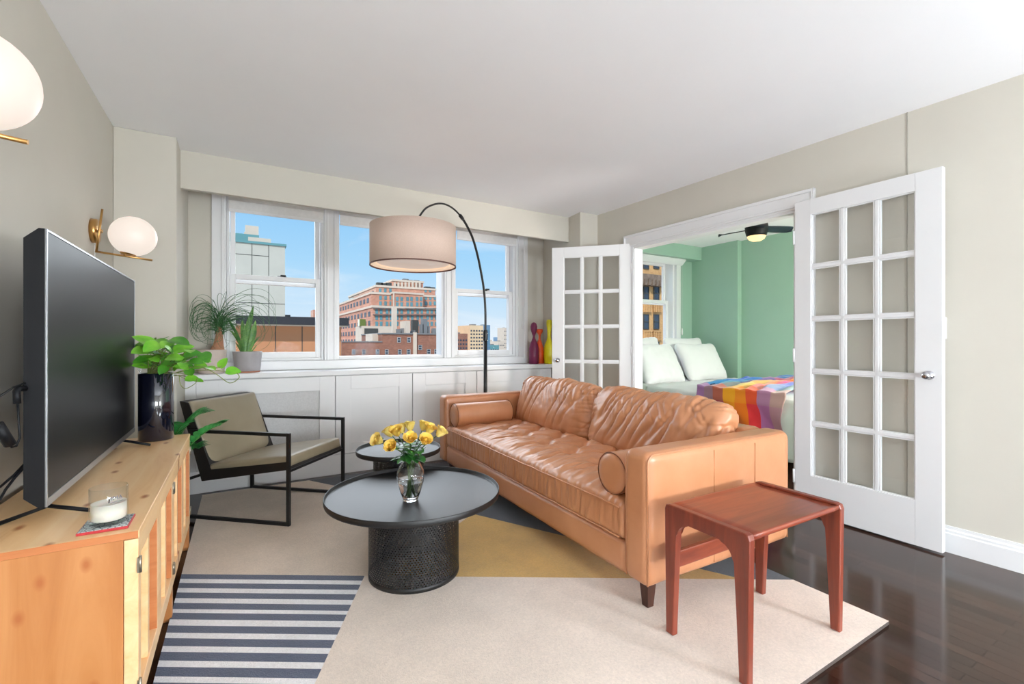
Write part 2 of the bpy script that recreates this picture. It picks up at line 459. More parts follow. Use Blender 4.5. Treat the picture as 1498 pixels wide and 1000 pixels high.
# mullions, casing, apron, stool
b = newbm()
box(b, .655, WY-.012, WZ0, .765, WY+.15, WZ1, .004); box(b, 1.80, WY-.012, WZ0, 1.905, WY+.15, WZ1, .004)
for x in (.675, .735, 1.82, 1.875): box(b, x, WY-.02, WZ0, x+.014, WY-.01, WZ1, .003)
box(b, WX0, WY-.02, .885, WX1, WY+.15, WZ0, .004)
box(b, WX0-.10, WY-.03, .880, WX1+.12, WY-.005, .955, .004)
box(b, WX0-.10, WY-.022, .88, WX0, WY+.02, 2.41, .003); box(b, WX0-.035, WY-.032, .88, WX0-.012, WY, 2.41, .004)
box(b, WX1-.03, WY-.01, WZ0, WX1+.01, WY+.15, WZ1, .004)
box(b, WX1, WY-.022, .88, WX1+.12, WY+.0, 2.41, .003); box(b, WX1+.07, WY-.034, .88, WX1+.10, WY, 2.41, .004)
box(b, WX0-.1, WY-.03, 2.345, WX1+.12, WY+.12, 2.41, .004)
struct('trim_2', b, M['trim'])
# roller blinds (raised) over each window
bm_bl = plain('white_blind_fabric', (228,226,224), .7)
for i, (x0, x1, lb) in enumerate(((WX0+.005, .652, 'raised white roller blind above the left sash window'), (.768, 1.797, 'raised white roller blind above the wide middle window pane'), (1.908, WX1-.04, 'raised white roller blind above the right sash window'))):
    t = thing('roller_blind', lb, 'blind', ((x0+x1)/2, WY-.055, 2.23))
    w = (x1-x0)/2
    b = newbm(); box(b, -w, -.03, .085, w, .022, .125, .006); obj('headrail', b, M['trim'], t)
    b = newbm(); tube(b, [(-w+.01, 0, .055), (w-.01, 0, .055)], .026, 16); box(b, -w+.012, -.002, -.04, w-.012, .002, .05); obj('blind_fabric', b, bm_bl, t)
    b = newbm(); box(b, -w+.012, -.008, -.062, w-.012, .008, -.04, .003); obj('bottom_bar', b, M['trim'], t)
# blind cords at right side and left side
for (x, z0, lb) in ((WX1+.045, 1.30, 'thin white blind cord with toggle right of the window casing'),):
    t = thing('blind_cord', lb, 'blind cord', (x, WY-.045, z0))
    b = newbm(); tube(b, [(0,0,.05),(0,0,.85)], .0022, 6); obj('cord', b, M['trim'], t)
    b = newbm(); lathe(b, [(0,-.04),(.009,-.035),(.011,0),(.008,.045),(0,.05)], 12); obj('toggle', b, M['trim'], t)
    b = newbm(); box(b, -.006, -.004, .85, .006, .045, .86); obj('bracket', b, M['trim'], t)

# ------------------------------------------------------------------ radiator cabinet under the window
CY = 4.10; CT = .879
cab = thing('window_cabinet', 'long white panelled cabinet built under the windows', 'cabinet', (0, CY, 0))
b = newbm(); box(b, -.336, .02, .0, 2.95, .275, .835); 
box(b, -.336, -.002, 0, 2.95, .02, .165, .002); box(b, -.336, .0, .165, -.27, .02, .835); obj('cabinet_body', b, M['cab'], cab)
b = newbm(); box(b, -.336, -.02, .838, 2.985, .248, CT, .006); obj('countertop', b, M['cab'], cab)
xs = [-.27, .703, 1.375, 2.032, 2.94]
grille = plain('white_cane_grille_paint', (206,206,207), .6, nscale=90, var=.06, bstr=.3, bscale=300)
for i in range(4):
    x0, x1 = xs[i]+.003, xs[i+1]-.003
    l, rr = (.14, .122) if i == 0 else (.122, .122)
    if i == 3: rr = .14
    b = newbm(); frame_ring(b, x0, x1, .170, .832, .12, -.004, .018, .0015, wl=l, wr=rr, wt=.115, wb=.08)
    d = obj('cabinet_door', b, M['cab'], cab)
    b = newbm(); box(b, x0+l, .007, .25, x1-rr, .014, .717); p = obj('door_panel', b, grille if i == 0 else M['cab'], d)

# ------------------------------------------------------------------ rug
def clip(poly, a, bb, c):
    """keep a*x+b*y>=c"""
    out = []
    n = len(poly)
    for i in range(n):
        p, q = poly[i], poly[(i+1)%n]
        dp, dq = a*p[0]+bb*p[1]-c, a*q[0]+bb*q[1]-c
        if dp >= 0: out.append(p)
        if (dp >= 0) != (dq >= 0):
            t = dp/(dp-dq); out.append((p[0]+(q[0]-p[0])*t, p[1]+(q[1]-p[1])*t))
    return out
def line(p, q):
    """left side of p->q positive"""
    a, bb = -(q[1]-p[1]), q[0]-p[0]; L = math.hypot(a, bb); a /= L; bb /= L
    return a, bb, a*p[0]+bb*p[1]
RZ = .015
R4 = [(-.245,.80),(2.215,.80),(2.235,3.955),(-.225,4.0)]
b = newbm()
def flat(poly, mi):
    if len(poly) < 3: return
    n = len(poly)
    top = [b.verts.new((x, y, RZ)) for x, y in poly]
    f = b.faces.new(top); f.material_index = mi
def neg(l): return (-l[0], -l[1], -l[2])
D = line((-.24,2.69),(2.22,1.165))          # above positive
Wl = line((.211,1.603),(.523,2.246))        # left positive (stripes side)
up = clip(R4, *D); dn = clip(R4, *neg(D))
flat(clip(dn, *neg(Wl)), 0)
st = clip(dn, *Wl)
nx, ny = .5225, .8526
tops = [2.183+.0, 2.104, 2.024, 1.944, 1.874, 1.791, 1.715, 1.640, 1.565, 1.494, 1.416, 1.338, 1.26, 1.182, 1.104,1.026,.948,.87,.792,.714]
c0 = 2.62*0+D[2]
prev = 1e9
sc_ = 1.0
def dep_c(d): return D[2]-(2.183-d)*1.0
for k, tp in enumerate(tops):
    c_hi = dep_c(tp); c_lo = dep_c(tp-.044); nxt = dep_c(tops[k+1]) if k+1 < len(tops) else -9
    pa = clip(clip(st, D[0], D[1], c_lo), -D[0], -D[1], -c_hi); flat(pa, 2)
    pb = clip(clip(st, D[0], D[1], nxt), -D[0], -D[1], -c_lo); flat(pb, 5)
# upper area: mustard, charcoal, beige
K1 = line((1.30,2.66),(.50,3.956))          # beige on left (positive)
K2 = line((.60,2.17),(1.28,2.66))           # positive = above/left: beige side
K3 = line((1.30,2.66),(2.02,1.29))          # mustard on the right-hand/near side
beige = clip(clip(up, *K1), *K2); flat(beige, 1)
must = clip(clip(up, *neg(K2)), *neg(K3)); flat(must, 3)
ch1 = clip(clip(up, *neg(K1)), *K2); flat(ch1, 4)
ch2 = clip(clip(up, *K3), *neg(K2)); flat(ch2, 4)
# skirt
lo = [b.verts.new((x, y, 0.001)) for x, y in R4]; hi = [b.verts.new((x, y, RZ)) for x, y in R4]
for i in range(4):
    f = b.faces.new((lo[i], lo[(i+1)%4], hi[(i+1)%4], hi[i])); f.material_index = 6
f = b.faces.new(lo[::-1]); f.material_index = 6
bmesh.ops.remove_doubles(b, verts=b.verts, dist=.0005)
rug = obj('rug', b, RUG); tag(rug, 'large geometric area rug with cream, mustard, charcoal and navy striped sections', 'rug')

# ------------------------------------------------------------------ sofa
SROT = -math.radians(1.5)
sofa = thing('leather_sofa', 'caramel leather sofa with tufted bench seat and two loose back cushions', 'sofa', (1.384, 1.283, 0), SROT)
# local: x = depth (0 front .. .975 back), y = length (0 near .. 2.345 far)
SL, SD, SH, SB = 2.345, .975, .678, .14
def arm(y0, y1):
    b = newbm()
    cx_, cy_, cz_ = SD/2, (y0+y1)/2, (SH+SB)/2
    vs = roundbox(b, SD/2, (y1-y0)/2, (SH-SB)/2, .032, (40, 12, 30), disp=lambda p, n: .0022*fbm(p.x*7, p.y*7, p.z*7+y0*5))
    xform(b, vs, Matrix.Translation((cx_, cy_, cz_)))
    return b
aw = .135
def piping(pts, r=.0045, parent=None, mat=None, name='piping'):
    b = newbm(); tube(b, pts, r, 8); return obj(name, b, mat or M['leather'], parent)
def arcpts(x, y, z, dx, dz, n=6):
    return []
for nm, y0, y1 in (('n', 0, aw), ('f', SL-aw, SL)):
    a = obj('armrest', arm(y0, y1), M['leather'], sofa)
    for yy in (y0+.012, y1-.012):
        off = -.004 if yy < (y0+y1)/2 else .004
        z1, z0, x0, x1 = SH-.010, SB+.01, .010, SD-.012
        r = .035
        pts = [(x0, yy+off, z0)]
        for k in range(7):
            t = PI/2*k/6; pts.append((x0+r*(1-math.cos(t)), yy+off, z1-r+r*math.sin(t)))
        for k in range(7):
            t = PI/2*k/6; pts.append((x1-r+r*math.sin(t), yy+off, z1-r+r*math.cos(t)))
        pts.append((x1, yy+off, z0))
        piping(pts, .004, a)
    # vertical panel seams on the outer face
    if nm == 'n':
        for x in (.40, .69):
            b = newbm(); box(b, x, -.0018, SB+.02, x+.002, .004, SH-.03)
            obj('stitch_line', b, plain('tan_stitch', (168,110,68), .6), a)
# base rail and back
b = newbm(); vs = roundbox(b, (SD-.02)/2, (SL-2*aw)/2, .0675, .014, (16, 60, 6), disp=lambda p, n: .0015*fbm(p.x*6, p.y*6, p.z*6)); xform(b, vs, Matrix.Translation((.012+(SD-.02)/2, SL/2, SB+.0675)))
obj('base_rail', b, M['leather'], sofa)
b = newbm(); vs = roundbox(b, .07, (SL-2*aw)/2, (SH-SB)/2, .03, (8, 60, 16)); xform(b, vs, Matrix.Translation((SD-.07, SL/2, (SH+SB)/2)))
obj('back_frame', b, M['leather'], sofa)
# tufted bench seat
sy0, sy1 = aw+.004, SL-aw-.004
shx, shy, shz = .385, (sy1-sy0)/2, .078
tx = [-.10, .10, .28]
ncol = 7
ty = [(-shy+.18)+(2*shy-.36)*k/(ncol-1) for k in range(ncol)]
btn = []
for i, X in enumerate(tx):
    for Yv in (ty if i % 2 == 0 else [(ty[k]+ty[k+1])/2 for k in range(ncol-1)]): btn.append((X, Yv))
def seatdisp(p, n):
    d = 0
    top = max(0, n.z)
    if top > 0:
        ex = 1-(abs(p.x)/shx)**6; ey = 1-(abs(p.y)/shy)**14
        d += .042*top*max(0, ex)*max(0, ey)
        m = 0; near = 9
        for bx_, by_ in btn:
            dx, dy = p.x-bx_, p.y-by_
            r2 = dx*dx+dy*dy
            if r2 < .09:
                r_ = math.sqrt(r2); m += .046*math.exp(-r2/.0022)
                a = math.atan2(dy, dx)
                m += .006*math.exp(-(r_-.05)**2/.0022)*max(0, math.cos(6*a+3*noise.noise(Vector((bx_*9, by_*9, a)))))**3
                # pleats between diagonal neighbours
        for i, X in enumerate(tx[:-1]):
            A = [q for q in btn if abs(q[0]-X) < 1e-4]; B = [q for q in btn if abs(q[0]-tx[i+1]) < 1e-4]
            for q in A:
                for s in B:
                    if abs(q[1]-s[1]) < (ty[1]-ty[0])*.6:
                        ux, uy = s[0]-q[0], s[1]-q[1]; L = math.hypot(ux, uy); ux /= L; uy /= L
                        t = (p.x-q[0])*ux+(p.y-q[1])*uy
                        if -.01 < t < L+.01:
                            dd = abs(-(p.x-q[0])*uy+(p.y-q[1])*ux)
                            m += .024*math.exp(-(dd/.017)**2)*(.55+.45*abs(math.cos(PI*t/L)))
        # pleats from the front row to the front edge, slightly wandering
        if p.x < tx[0]:
            for Yv in ty:
                dd = abs(p.y-Yv-.018*math.sin(p.x*20+Yv*7))
                m += .018*math.exp(-(dd/.014)**2)*sm((p.x+shx)/.12)
            q = fbm(p.x*4, p.y*26, 3, 2)
            m += .009*q*sm((shx*.9+p.x+.05)/.1)
        d -= m*top
        d += .0035*fbm(p.x*12, p.y*12, 1)
    if n.x < -.3:
        q = noise.noise(Vector((p.y*38, p.z*5, 2)))+.6*noise.noise(Vector((p.y*75+p.z*9, p.z*7, 5)))
        d += .009*q*(-n.x)*sm((p.z+shz)/.03+.2)
    return d
b = newbm(); vs = roundbox(b, shx, shy, shz, .03, (84, 250, 14), disp=seatdisp)
xform(b, vs, Matrix.Translation((.010+shx, SL/2, SB+.135+shz+.002)))
seat = obj('seat_cushion', b, M['leather'], sofa)
zseam = SB+.137
for zz in (zseam+.012, zseam+2*shz-.016):
    piping([(.006+.004*noise.noise(Vector((k*.7,zz*9,0))), sy0+.03+(sy1-sy0-.06)*k/60, zz+.003*noise.noise(Vector((k*.4,zz,2)))) for k in range(61)], .0035, seat)
b = newbm()
for X, Yv in btn:
    lathe(b, [(0,.004),(.009,.002),(.011,-.003),(.011,-.006)], 10, (X+.010+shx, Yv+SL/2, SB+.137+2*shz-.006))
obj('tuft_button', b, M['leather'], seat)['kind'] = 'stuff'
# back cushions
def backcush(y0, y1, seed, hz=.235, tilt=14, lift=0):
    hy = (y1-y0)/2; hx = .105
    def shape(p, n):
        u = p.y/hy; v = p.z/hz
        k = (1-abs(u)**3.5)*(1-abs(v)**3)
        q = p.copy(); q.x = p.x*(.62+.62*max(0, k))
        q.z = p.z*(1-.05*abs(u)**2)+.018*noise.noise(Vector((p.y*5, seed, 0)))*max(0, v)
        q.y = p.y*(1-.03*abs(v)**3)
        return q
    def disp(p, n):
        u = p.y/hy; v = p.z/hz
        d = 0
        w = .05*noise.noise(Vector((p.y*3, p.z*3, seed)))
        # long slanting folds falling from the top seam
        a = p.y*1.0+p.z*.55+w
        f = abs(noise.noise(Vector((a*11, p.z*1.6, seed*3.1))))
        d -= .014*math.exp(-(f/.09)**2)*sm((v+1.0)/.9)
        a2 = p.y*1.0-p.z*.35+w*1.4
        f2 = abs(noise.noise(Vector((a2*19, p.z*3, seed*5.7+4))))
        d -= .007*math.exp(-(f2/.10)**2)*sm((v+.3)/.8)
        d += .006*fbm(p.y*9, p.z*7, seed, 3)
        # radial puckers near ends
        f3 = abs(noise.noise(Vector((p.z*22+p.y*4, p.y*2.5, seed+9))))
        d -= .006*math.exp(-(f3/.12)**2)*sm((abs(u)-.65)/.3)
        if abs(v) > .8: d += .004*noise.noise(Vector((p.y*60, p.x*20, seed)))
        return d
    b = newbm(); vs = roundbox(b, hx, hy, hz, .075, (16, 110, 64), disp=disp, shape=shape)
    Mx = Matrix.Translation((.725, (y0+y1)/2, .43+hz-.045+lift)) @ Matrix.Rotation(math.radians(tilt), 4, 'Y')
    xform(b, vs, Mx)
    c = obj('back_cushion', b, M['leather'], sofa)
    return c
mid = SL-1.27
backcush(aw+.01, 1.19, 2.3, .222, 15)
backcush(1.175, SL-aw-.03, 7.9, .222, 15, .004)
# bolsters
def bolster(yc, name='bolster'):
    b = newbm(); r = .092; x0, x1 = .035, .53
    prof = [(0, x0-.006), (r*.5, x0-.008), (r*.85, x0-.003), (r*.97, x0+.006), (r, x0+.02)]
    n = 36
    for k in range(1, n): prof.append((r*(1+.012*noise.noise(Vector((k*.5, yc, 0)))), x0+.02+(x1-x0-.04)*k/n))
    prof += [(r, x1-.02), (r*.97, x1-.006), (r*.85, x1+.003), (r*.5, x1+.008), (0, x1+.006)]
    lathe(b, prof, 44)
    for v in b.verts:
        q = Vector(v.co); a = math.atan2(q.y, q.x); rr = math.hypot(q.x, q.y)
        if rr > .01:
            k = 1+.010*noise.noise(Vector((math.cos(a)*3, math.sin(a)*3, q.z*6)))+.02*noise.noise(Vector((math.cos(a)*7, math.sin(a)*7, 1)))*math.exp(-min(abs(q.z-x0), abs(q.z-x1))/.03)
            v.co.x *= k; v.co.y *= k
    bmesh.ops.transform(b, matrix=Matrix.Translation((0, yc, .455+r-.012)) @ Matrix.Rotation(PI/2, 4, 'Y'), verts=b.verts)
    o = obj('bolster', b, M['leather'], sofa)
    for xx in (x0+.004, x1-.004):
        pts = [(xx, yc+(r)*math.cos(2*PI*k/30), .455+r-.012+(r)*math.sin(2*PI*k/30)) for k in range(31)]
        piping(pts, .0024, o, M['seam'])
bolster(aw+.115); bolster(SL-aw-.11)
# legs
for (x, y) in ((.09, .085), (SD-.1, .085), (.09, SL-.085), (SD-.1, SL-.085)):
    b = newbm()
    z0 = RZ if True else 0
    for zz in (0,):
        prism(b, [(x-.017, y-.017), (x+.017, y-.017), (x+.017, y+.017), (x-.017, y+.017)], 'z', z0, z0+.004)
    bmesh.ops.delete(b, geom=list(b.verts), context='VERTS')
    lo = [(x+sx*.016, y+sy*.016, (RZ if x < .8 else 0.0)+.0005) for sx, sy in ((-1,-1),(1,-1),(1,1),(-1,1))]
    hi = [(x+sx*.026, y+sy*.026, SB+.005) for sx, sy in ((-1,-1),(1,-1),(1,1),(-1,1))]
    L = [b.verts.new(p) for p in lo]; U = [b.verts.new(p) for p in hi]
    b.faces.new(L[::-1]); b.faces.new(U)
    for i in range(4): b.faces.new((L[i], L[(i+1)%4], U[(i+1)%4], U[i]))
    obj('leg', b, M['wleg'], sofa)

# ------------------------------------------------------------------ perforated tray tables
def perforated(b, r, z0, z1, rows, cols, hole=.25, thick=.0015):
    """cylinder wall made of cells with a round (octagonal) hole each"""
    dz = (z1-z0)/rows; da = 2*PI/cols
    def P(a, z, rr=r): return (rr*math.cos(a), rr*math.sin(a), z)
    grid = {}
    def G(i, j):
        # cell corner vertices
        key = (i % (2*cols), j)
        if key not in grid: grid[key] = b.verts.new(P(key[0]*da/2, z0+j*dz/2))
        return grid[key]
    nS = 8
    for j in range(rows):
        off = (j % 2)
        for i in range(cols):
            i0 = 2*i+off
            ac = (i0+1)*da/2; zc = z0+(j+.5)*dz
            outer = [G(i0, 2*j), G(i0+1, 2*j), G(i0+2, 2*j), G(i0+2, 2*j+1), G(i0+2, 2*j+2), G(i0+1, 2*j+2), G(i0, 2*j+2), G(i0, 2*j+1)]
            inner = []
            for k in range(8):
                t = PI*5/4+k*PI/4
                inner.append(b.verts.new(P(ac+da*hole*math.cos(t), zc+dz*hole*math.sin(t))))
            for k in range(8):
                f = b.faces.new((outer[k], outer[(k+1)%8], inner[(k+1)%8], inner[k])); f.smooth = True
def tray_table(name, label, x, y, z, R, rb, rows, cols, zt0=RZ):
    t = thing(name, label, 'table', (x, y, zt0))
    h = z-zt0
    b = newbm()
    lathe(b, [(0, h-.012), (R-.012, h-.012), (R-.002, h-.010), (R, h-.004), (R, h+.016), (R-.0015, h+.0175), (R-.004, h+.016), (R-.006, h+.002), (R-.012, h), (0, h)], 96)
    obj('tray_top', b, M['blackm'], t)
    b = newbm(); perforated(b, rb, .02, h-.016, rows, cols)
    obj('perforated_base', b, M['blackm'], t)
    for za, zb2 in ((0, .022), (h-.030, h-.0125)):
        b = newbm(); lathe(b, [(rb-.002, za), (rb+.001, za), (rb+.001, zb2), (rb-.002, zb2), (rb-.002, za)], 72)
        obj('base_ring', b, M['blackm'], t)
    return t
tray_table('coffee_table', 'large low round black tray table on perforated drum, roses on top', .732, 2.153, .392, .410, .213, 34, 100)
tray_table('tray_side_table', 'smaller round black tray table behind the coffee table, by the sofa', .840, 2.760, .462, .250, .150, 34, 74)

# ------------------------------------------------------------------ rose vase
VX, VY, VZ = .680, 2.055, .3925
gv = thing('glass_vase', 'clear glass vase half full of water on the coffee table', 'vase', (VX, VY, VZ))
b = newbm()
outer = [(0,0),(.030,0),(.034,.004),(.036,.012),(.048,.045),(.059,.085),(.063,.112),(.060,.135),(.050,.158),(.039,.175),(.034,.190),(.036,.203),(.041,.214)]
inner = [(r-.003 if r > .01 else 0, max(z, .010) if z < .02 else z) for r, z in outer[::-1]]
lathe(b, outer+[(.040,.216)]+[(r-.003, z) for r, z in outer[3:][::-1]]+[(.026,.009),(0,.009)], 44)
obj('vase_body', b, M['glass'], gv)
b = newbm()
lathe(b, [(0,.0095),(.0255,.0095),(.0325,.0125),(.0445,.045),(.0555,.085),(.0575,.098),(0,.098)], 44)
obj('water', b, M['water'], gv)
yel = []
for i, (a, c) in enumerate((((240,208,96),(250,230,150)), ((236,194,70),(248,218,116)))):
    m, nt, bb = nodemat('yellow_rose_petal'); v = texco(nt); f = noisen(nt, v, 25)
    nt.links.new(ramp(nt, f, [(.3, s2l(a)), (.7, s2l(c))]), bb.inputs['Base Color']); setc(bb, 'Roughness', .55); setc(bb, 'Subsurface Weight', .15); setc(bb, 'Subsurface Radius', (.01,.006,.002)); yel.append(m)
M['stem'] = plain('rose_stem', (70,96,52), .5)
def leafmat(name, c1, c2, rough=.35, sss=True):
    m, nt, bb = nodemat(name); v = texco(nt); f = noisen(nt, v, 14, 3)
    nt.links.new(ramp(nt, f, [(.3, s2l(c1)), (.7, s2l(c2))]), bb.inputs['Base Color']); setc(bb, 'Roughness', rough)
    if sss:
        setc(bb, 'Transmission Weight', 0)
    return m
M['rleaf'] = leafmat('rose_leaf', (30,84,34), (66,128,52))
def petal_rose(seed, r=.026, h=.044):
    rnd = random.Random(seed); b = newbm()
    # layered cupped petals
    layers = [(3, .30, 1.0), (3, .55, 1.02), (4, .78, 1.0), (5, 1.0, .93)]
    for li, (n, k, hh) in enumerate(layers):
        for i in range(n):
            a0 = 2*PI*i/n+li*.9+rnd.random()*.3
            wd = 2*PI/n*.72
            gu, gv_ = 7, 7
            g = []
            for u in range(gu+1):
                row = []
                for v in range(gv_+1):
                    s = -1+2*u/gu; t = v/gv_
                    ww = wd*(math.sin(PI*min(1, .18+t*.62)))
                    a = a0+s*ww
                    rad = r*k*(math.sin(PI*(.06+.50*t))**.75)*(1+.06*abs(s))
                    if t > .8: rad += r*(.16+.08*li)*(t-.8)/.2*(1 if li > 0 else -.6)
                    z = h*hh*t*(1-.07*s*s*t)+rnd.random()*.0006
                    row.append(b.verts.new((rad*math.cos(a), rad*math.sin(a), z)))
                g.append(row)
            for u in range(gu):
                for v in range(gv_):
                    f = b.faces.new((g[u][v], g[u+1][v], g[u+1][v+1], g[u][v+1])); f.smooth = True
    return b
def leafblade(b, base, d, up, L, Wd, fold=.25, droop=.3, nseg=8, mi=0, tipw=1.0, heart=False):
    """leaf along direction d from base"""
    d = Vector(d).normalized(); up = Vector(up); s = d.cross(up)
    if s.length < 1e-4: s = d.orthogonal()
    s.normalize(); up = s.cross(d).normalized()
    rows = []
    for i in range(nseg+1):
        t = i/nseg
        if heart: w = Wd*.5*(math.sin(PI*min(1, (t+.09)/1.09))**.62)*(1.12-.42*t)
        else: w = Wd*.5*math.sin(PI*min(1, t*.94+.05))**.8
        c = Vector(base)+d*(L*t)-up*(droop*L*t*t)
        rows.append([b.verts.new(c-s*w+up*(fold*w)), b.verts.new(c-s*w*.5+up*(fold*w*.35)), b.verts.new(c), b.verts.new(c+s*w*.5+up*(fold*w*.35)), b.verts.new(c+s*w+up*(fold*w))])
    for a, c in zip(rows[:-1], rows[1:]):
        for k in range(4):
            f = b.faces.new((a[k], a[k+1], c[k+1], c[k])); f.smooth = True; f.material_index = mi
# rose heads measured around the vase: (pixel x, pixel y, depth offset) -> world
def at(px, py, dep):
    u = (px-749)/672.; v = -(py-500)/672.
    return Vector((dep*(math.sin(TH)+math.cos(TH)*u), dep*(math.cos(TH)-math.sin(TH)*u), H0+dep*v))
roses = [(556,641,2.02,'leftmost yellow rose, lying out to the side of the bouquet'),
 (574,651,1.96,'large yellow rose low on the left front of the bouquet'),
 (571,631,2.10,'yellow rose at upper left of the bouquet behind the low front one'),
 (581,630,2.02,'yellow rose left of centre in front of the upper row'),
 (588,626,2.14,'yellow rose at the back left of centre of the bouquet'),
 (600,640,1.95,'round open yellow rose front and centre of the bouquet'),
 (600,623,2.12,'pale yellow rose top centre of the bouquet'),
 (621,642,1.97,'yellow rose front right of centre of the bouquet'),
 (619,622,2.13,'pale yellow rose at upper right back of the bouquet'),
 (627,627,2.07,'yellow rose at upper right in front of the paler one'),
 (642,631,2.06,'rightmost yellow rose leaning out toward the sofa')]
for i, (px, py, dp, lb) in enumerate(roses):
    hd = at(px, py, dp)
    rnd = random.Random(i*13+5)
    foot = Vector((VX+(rnd.random()-.5)*.030, VY+(rnd.random()-.5)*.030, VZ+.014))
    # lower ends fan out opposite the head
    foot.x -= (hd.x-VX)*.10; foot.y -= (hd.y-VY)*.10
    neck = Vector((VX+(hd.x-VX)*.18, VY+(hd.y-VY)*.18, VZ+.195))
    pts = []
    for k in range(13):
        t = k/12
        if t < .55: q = foot.lerp(neck, t/.55)
        else:
            s_ = (t-.55)/.45; ctrl = neck+Vector((0,0,.035)); q = neck*(1-s_)**2+ctrl*2*s_*(1-s_)+(hd-Vector((0,0,.012)))*s_*s_
        pts.append(q)
    ro = thing('rose', lb, 'rose', pts[0], 0, 'yellow roses in the glass vase')
    T = Matrix.Translation(-pts[0])
    b = newbm(); tube(b, pts, .0021, 8); obj('stem', b, M['stem'], ro, T)
    dr = (pts[-1]-pts[-3]).normalized(); dr = (dr+Vector((0,0,.4))).normalized()
    if i in (0,): dr = (Vector((-.75,-.3,.45))).normalized()
    if i == 10: dr = (Vector((.55,-.3,.75))).normalized()
    rot = dr.to_track_quat('Z', 'Y').to_matrix().to_4x4()
    b = petal_rose(i+3, .0205+.002*rnd.random(), .044+.004*rnd.random())
    obj('bloom', b, yel[i % 2], ro, T @ Matrix.Translation(pts[-1]-dr*.012) @ rot)
    b = newbm()
    for k in range(5):
        a = 2*PI*k/5+i
        leafblade(b, pts[-1]-dr*.011, Vector((math.cos(a)*.5, math.sin(a)*.5, .9)), (math.cos(a+PI), math.sin(a+PI), .2), .022, .008, droop=-.1, nseg=4)
    bmesh.ops.transform(b, matrix=T, verts=b.verts)
    obj('sepals', b, M['rleaf'], ro)
    b = newbm()
    for k in range(4 if i % 2 else 5):
        q = pts[7+k%4]; a = rnd.random()*6.28
        if i == 1: a = PI+.6+k*.5
        dd = Vector((math.cos(a), math.sin(a), .15))
        leafblade(b, q, dd, (0,0,1), .058+.020*rnd.random(), .042, droop=.3, nseg=7)
    obj('leaves', b, M['rleaf'], ro, T)

# ------------------------------------------------------------------ armchair
A0 = Vector((.258,3.059,0)); dv = Vector((-.749,.663,0)).normalized(); wv = Vector((.663,.749,0))
CW = .596
chair = thing('lounge_chair', 'low lounge chair with taupe leather cushions in thin black metal frame', 'armchair', (A0.x, A0.y, 0), math.atan2(dv.y, dv.x))
# local: x = backwards, y: wv is -y direction?  rotate dv->x ; left normal of dv = (-.663,-.749) so wv = -y
def flatbar(b, p, q, w=.012):
    p, q = Vector(p), Vector(q); d = (q-p).normalized()
    e = w
    ext = d*w*.0
    M_ = d.to_track_quat('Z', 'X').to_matrix().to_4x4()
    L = (q-p).length
    vs = box(b, -e, -e, 0, e, e, L, .0015)
    xform(b, [v for v in vs if v.is_valid], Matrix.Translation(p) @ M_)
AH = .572; FD = .754; fz = RZ+.0125
for k, y in ((0, -.0), (1, -CW)):
    b = newbm(); e = .010
    box(b, -e, y-e, RZ+.0005, e, y+e, AH, .0015)            # front upright
    box(b, FD-e, y-e, RZ+.0005, FD+e, y+e, .26, .0015)       # rear upright
    box(b, e, y-e, RZ+.0005, FD-e, y+e, RZ+.02, .0015)       # floor bar
    box(b, e, y-e, AH-.020, .70, y+e, AH, .0015)       # arm bar
    obj('side_frame', b, M['blackm'], chair)
b = newbm()
box(b, -.008, -CW+.01, .335, .008, -.01, .351, .001); box(b, FD-.008, -CW+.01, .235, FD+.008, -.01, .25, .001)
obj('cross_rail', b, M['blackm'], chair)
# black shell: seat pan + back shell as side-profile prisms
prof = [(0,.348),(.02,.395),(.555,.318),(.72,.735),(.79,.745),(.625,.243)]
b = newbm(); prism(b, prof, 'y', -CW+.013, -.013)
bmesh.ops.bevel(b, geom=list(b.edges), offset=.004, segments=2, profile=.5, affect='EDGES')
obj('shell', b, M['blackl'], chair)
def chcush(p0, p1, thick, name):
    """cushion along profile line p0->p1 (x,z), thickness normal up/forward"""
    p0, p1 = Vector(p0), Vector(p1); L = (p1-p0).length; ang = math.atan2(p1.y-p0.y, p1.x-p0.x)
    b = newbm(); hw = (CW-.034)/2
    def disp(p, n):
        e = max(0, 1-(p.x/(L/2))**4)*max(0, 1-(p.y/hw)**6)
        return (.014 if n.z > .2 else 0)*e+.0012*fbm(p.x*9, p.y*9, p.z*9)
    vs = roundbox(b, L/2, hw, thick/2, .014, (40, 40, 6), disp=disp)
    Mx = Matrix.Translation((p0.x, -CW/2, p0.y)) @ Matrix.Rotation(-ang, 4, 'Y') @ Matrix.Translation((L/2, 0, thick/2))
    xform(b, vs, Mx)
    return obj(name, b, M['taupe'], chair)
sc = chcush((.004,.362), (.60,.275), .068, 'seat_cushion')
bc = chcush((.635,.300), (.785,.722), .075, 'back_cushion')

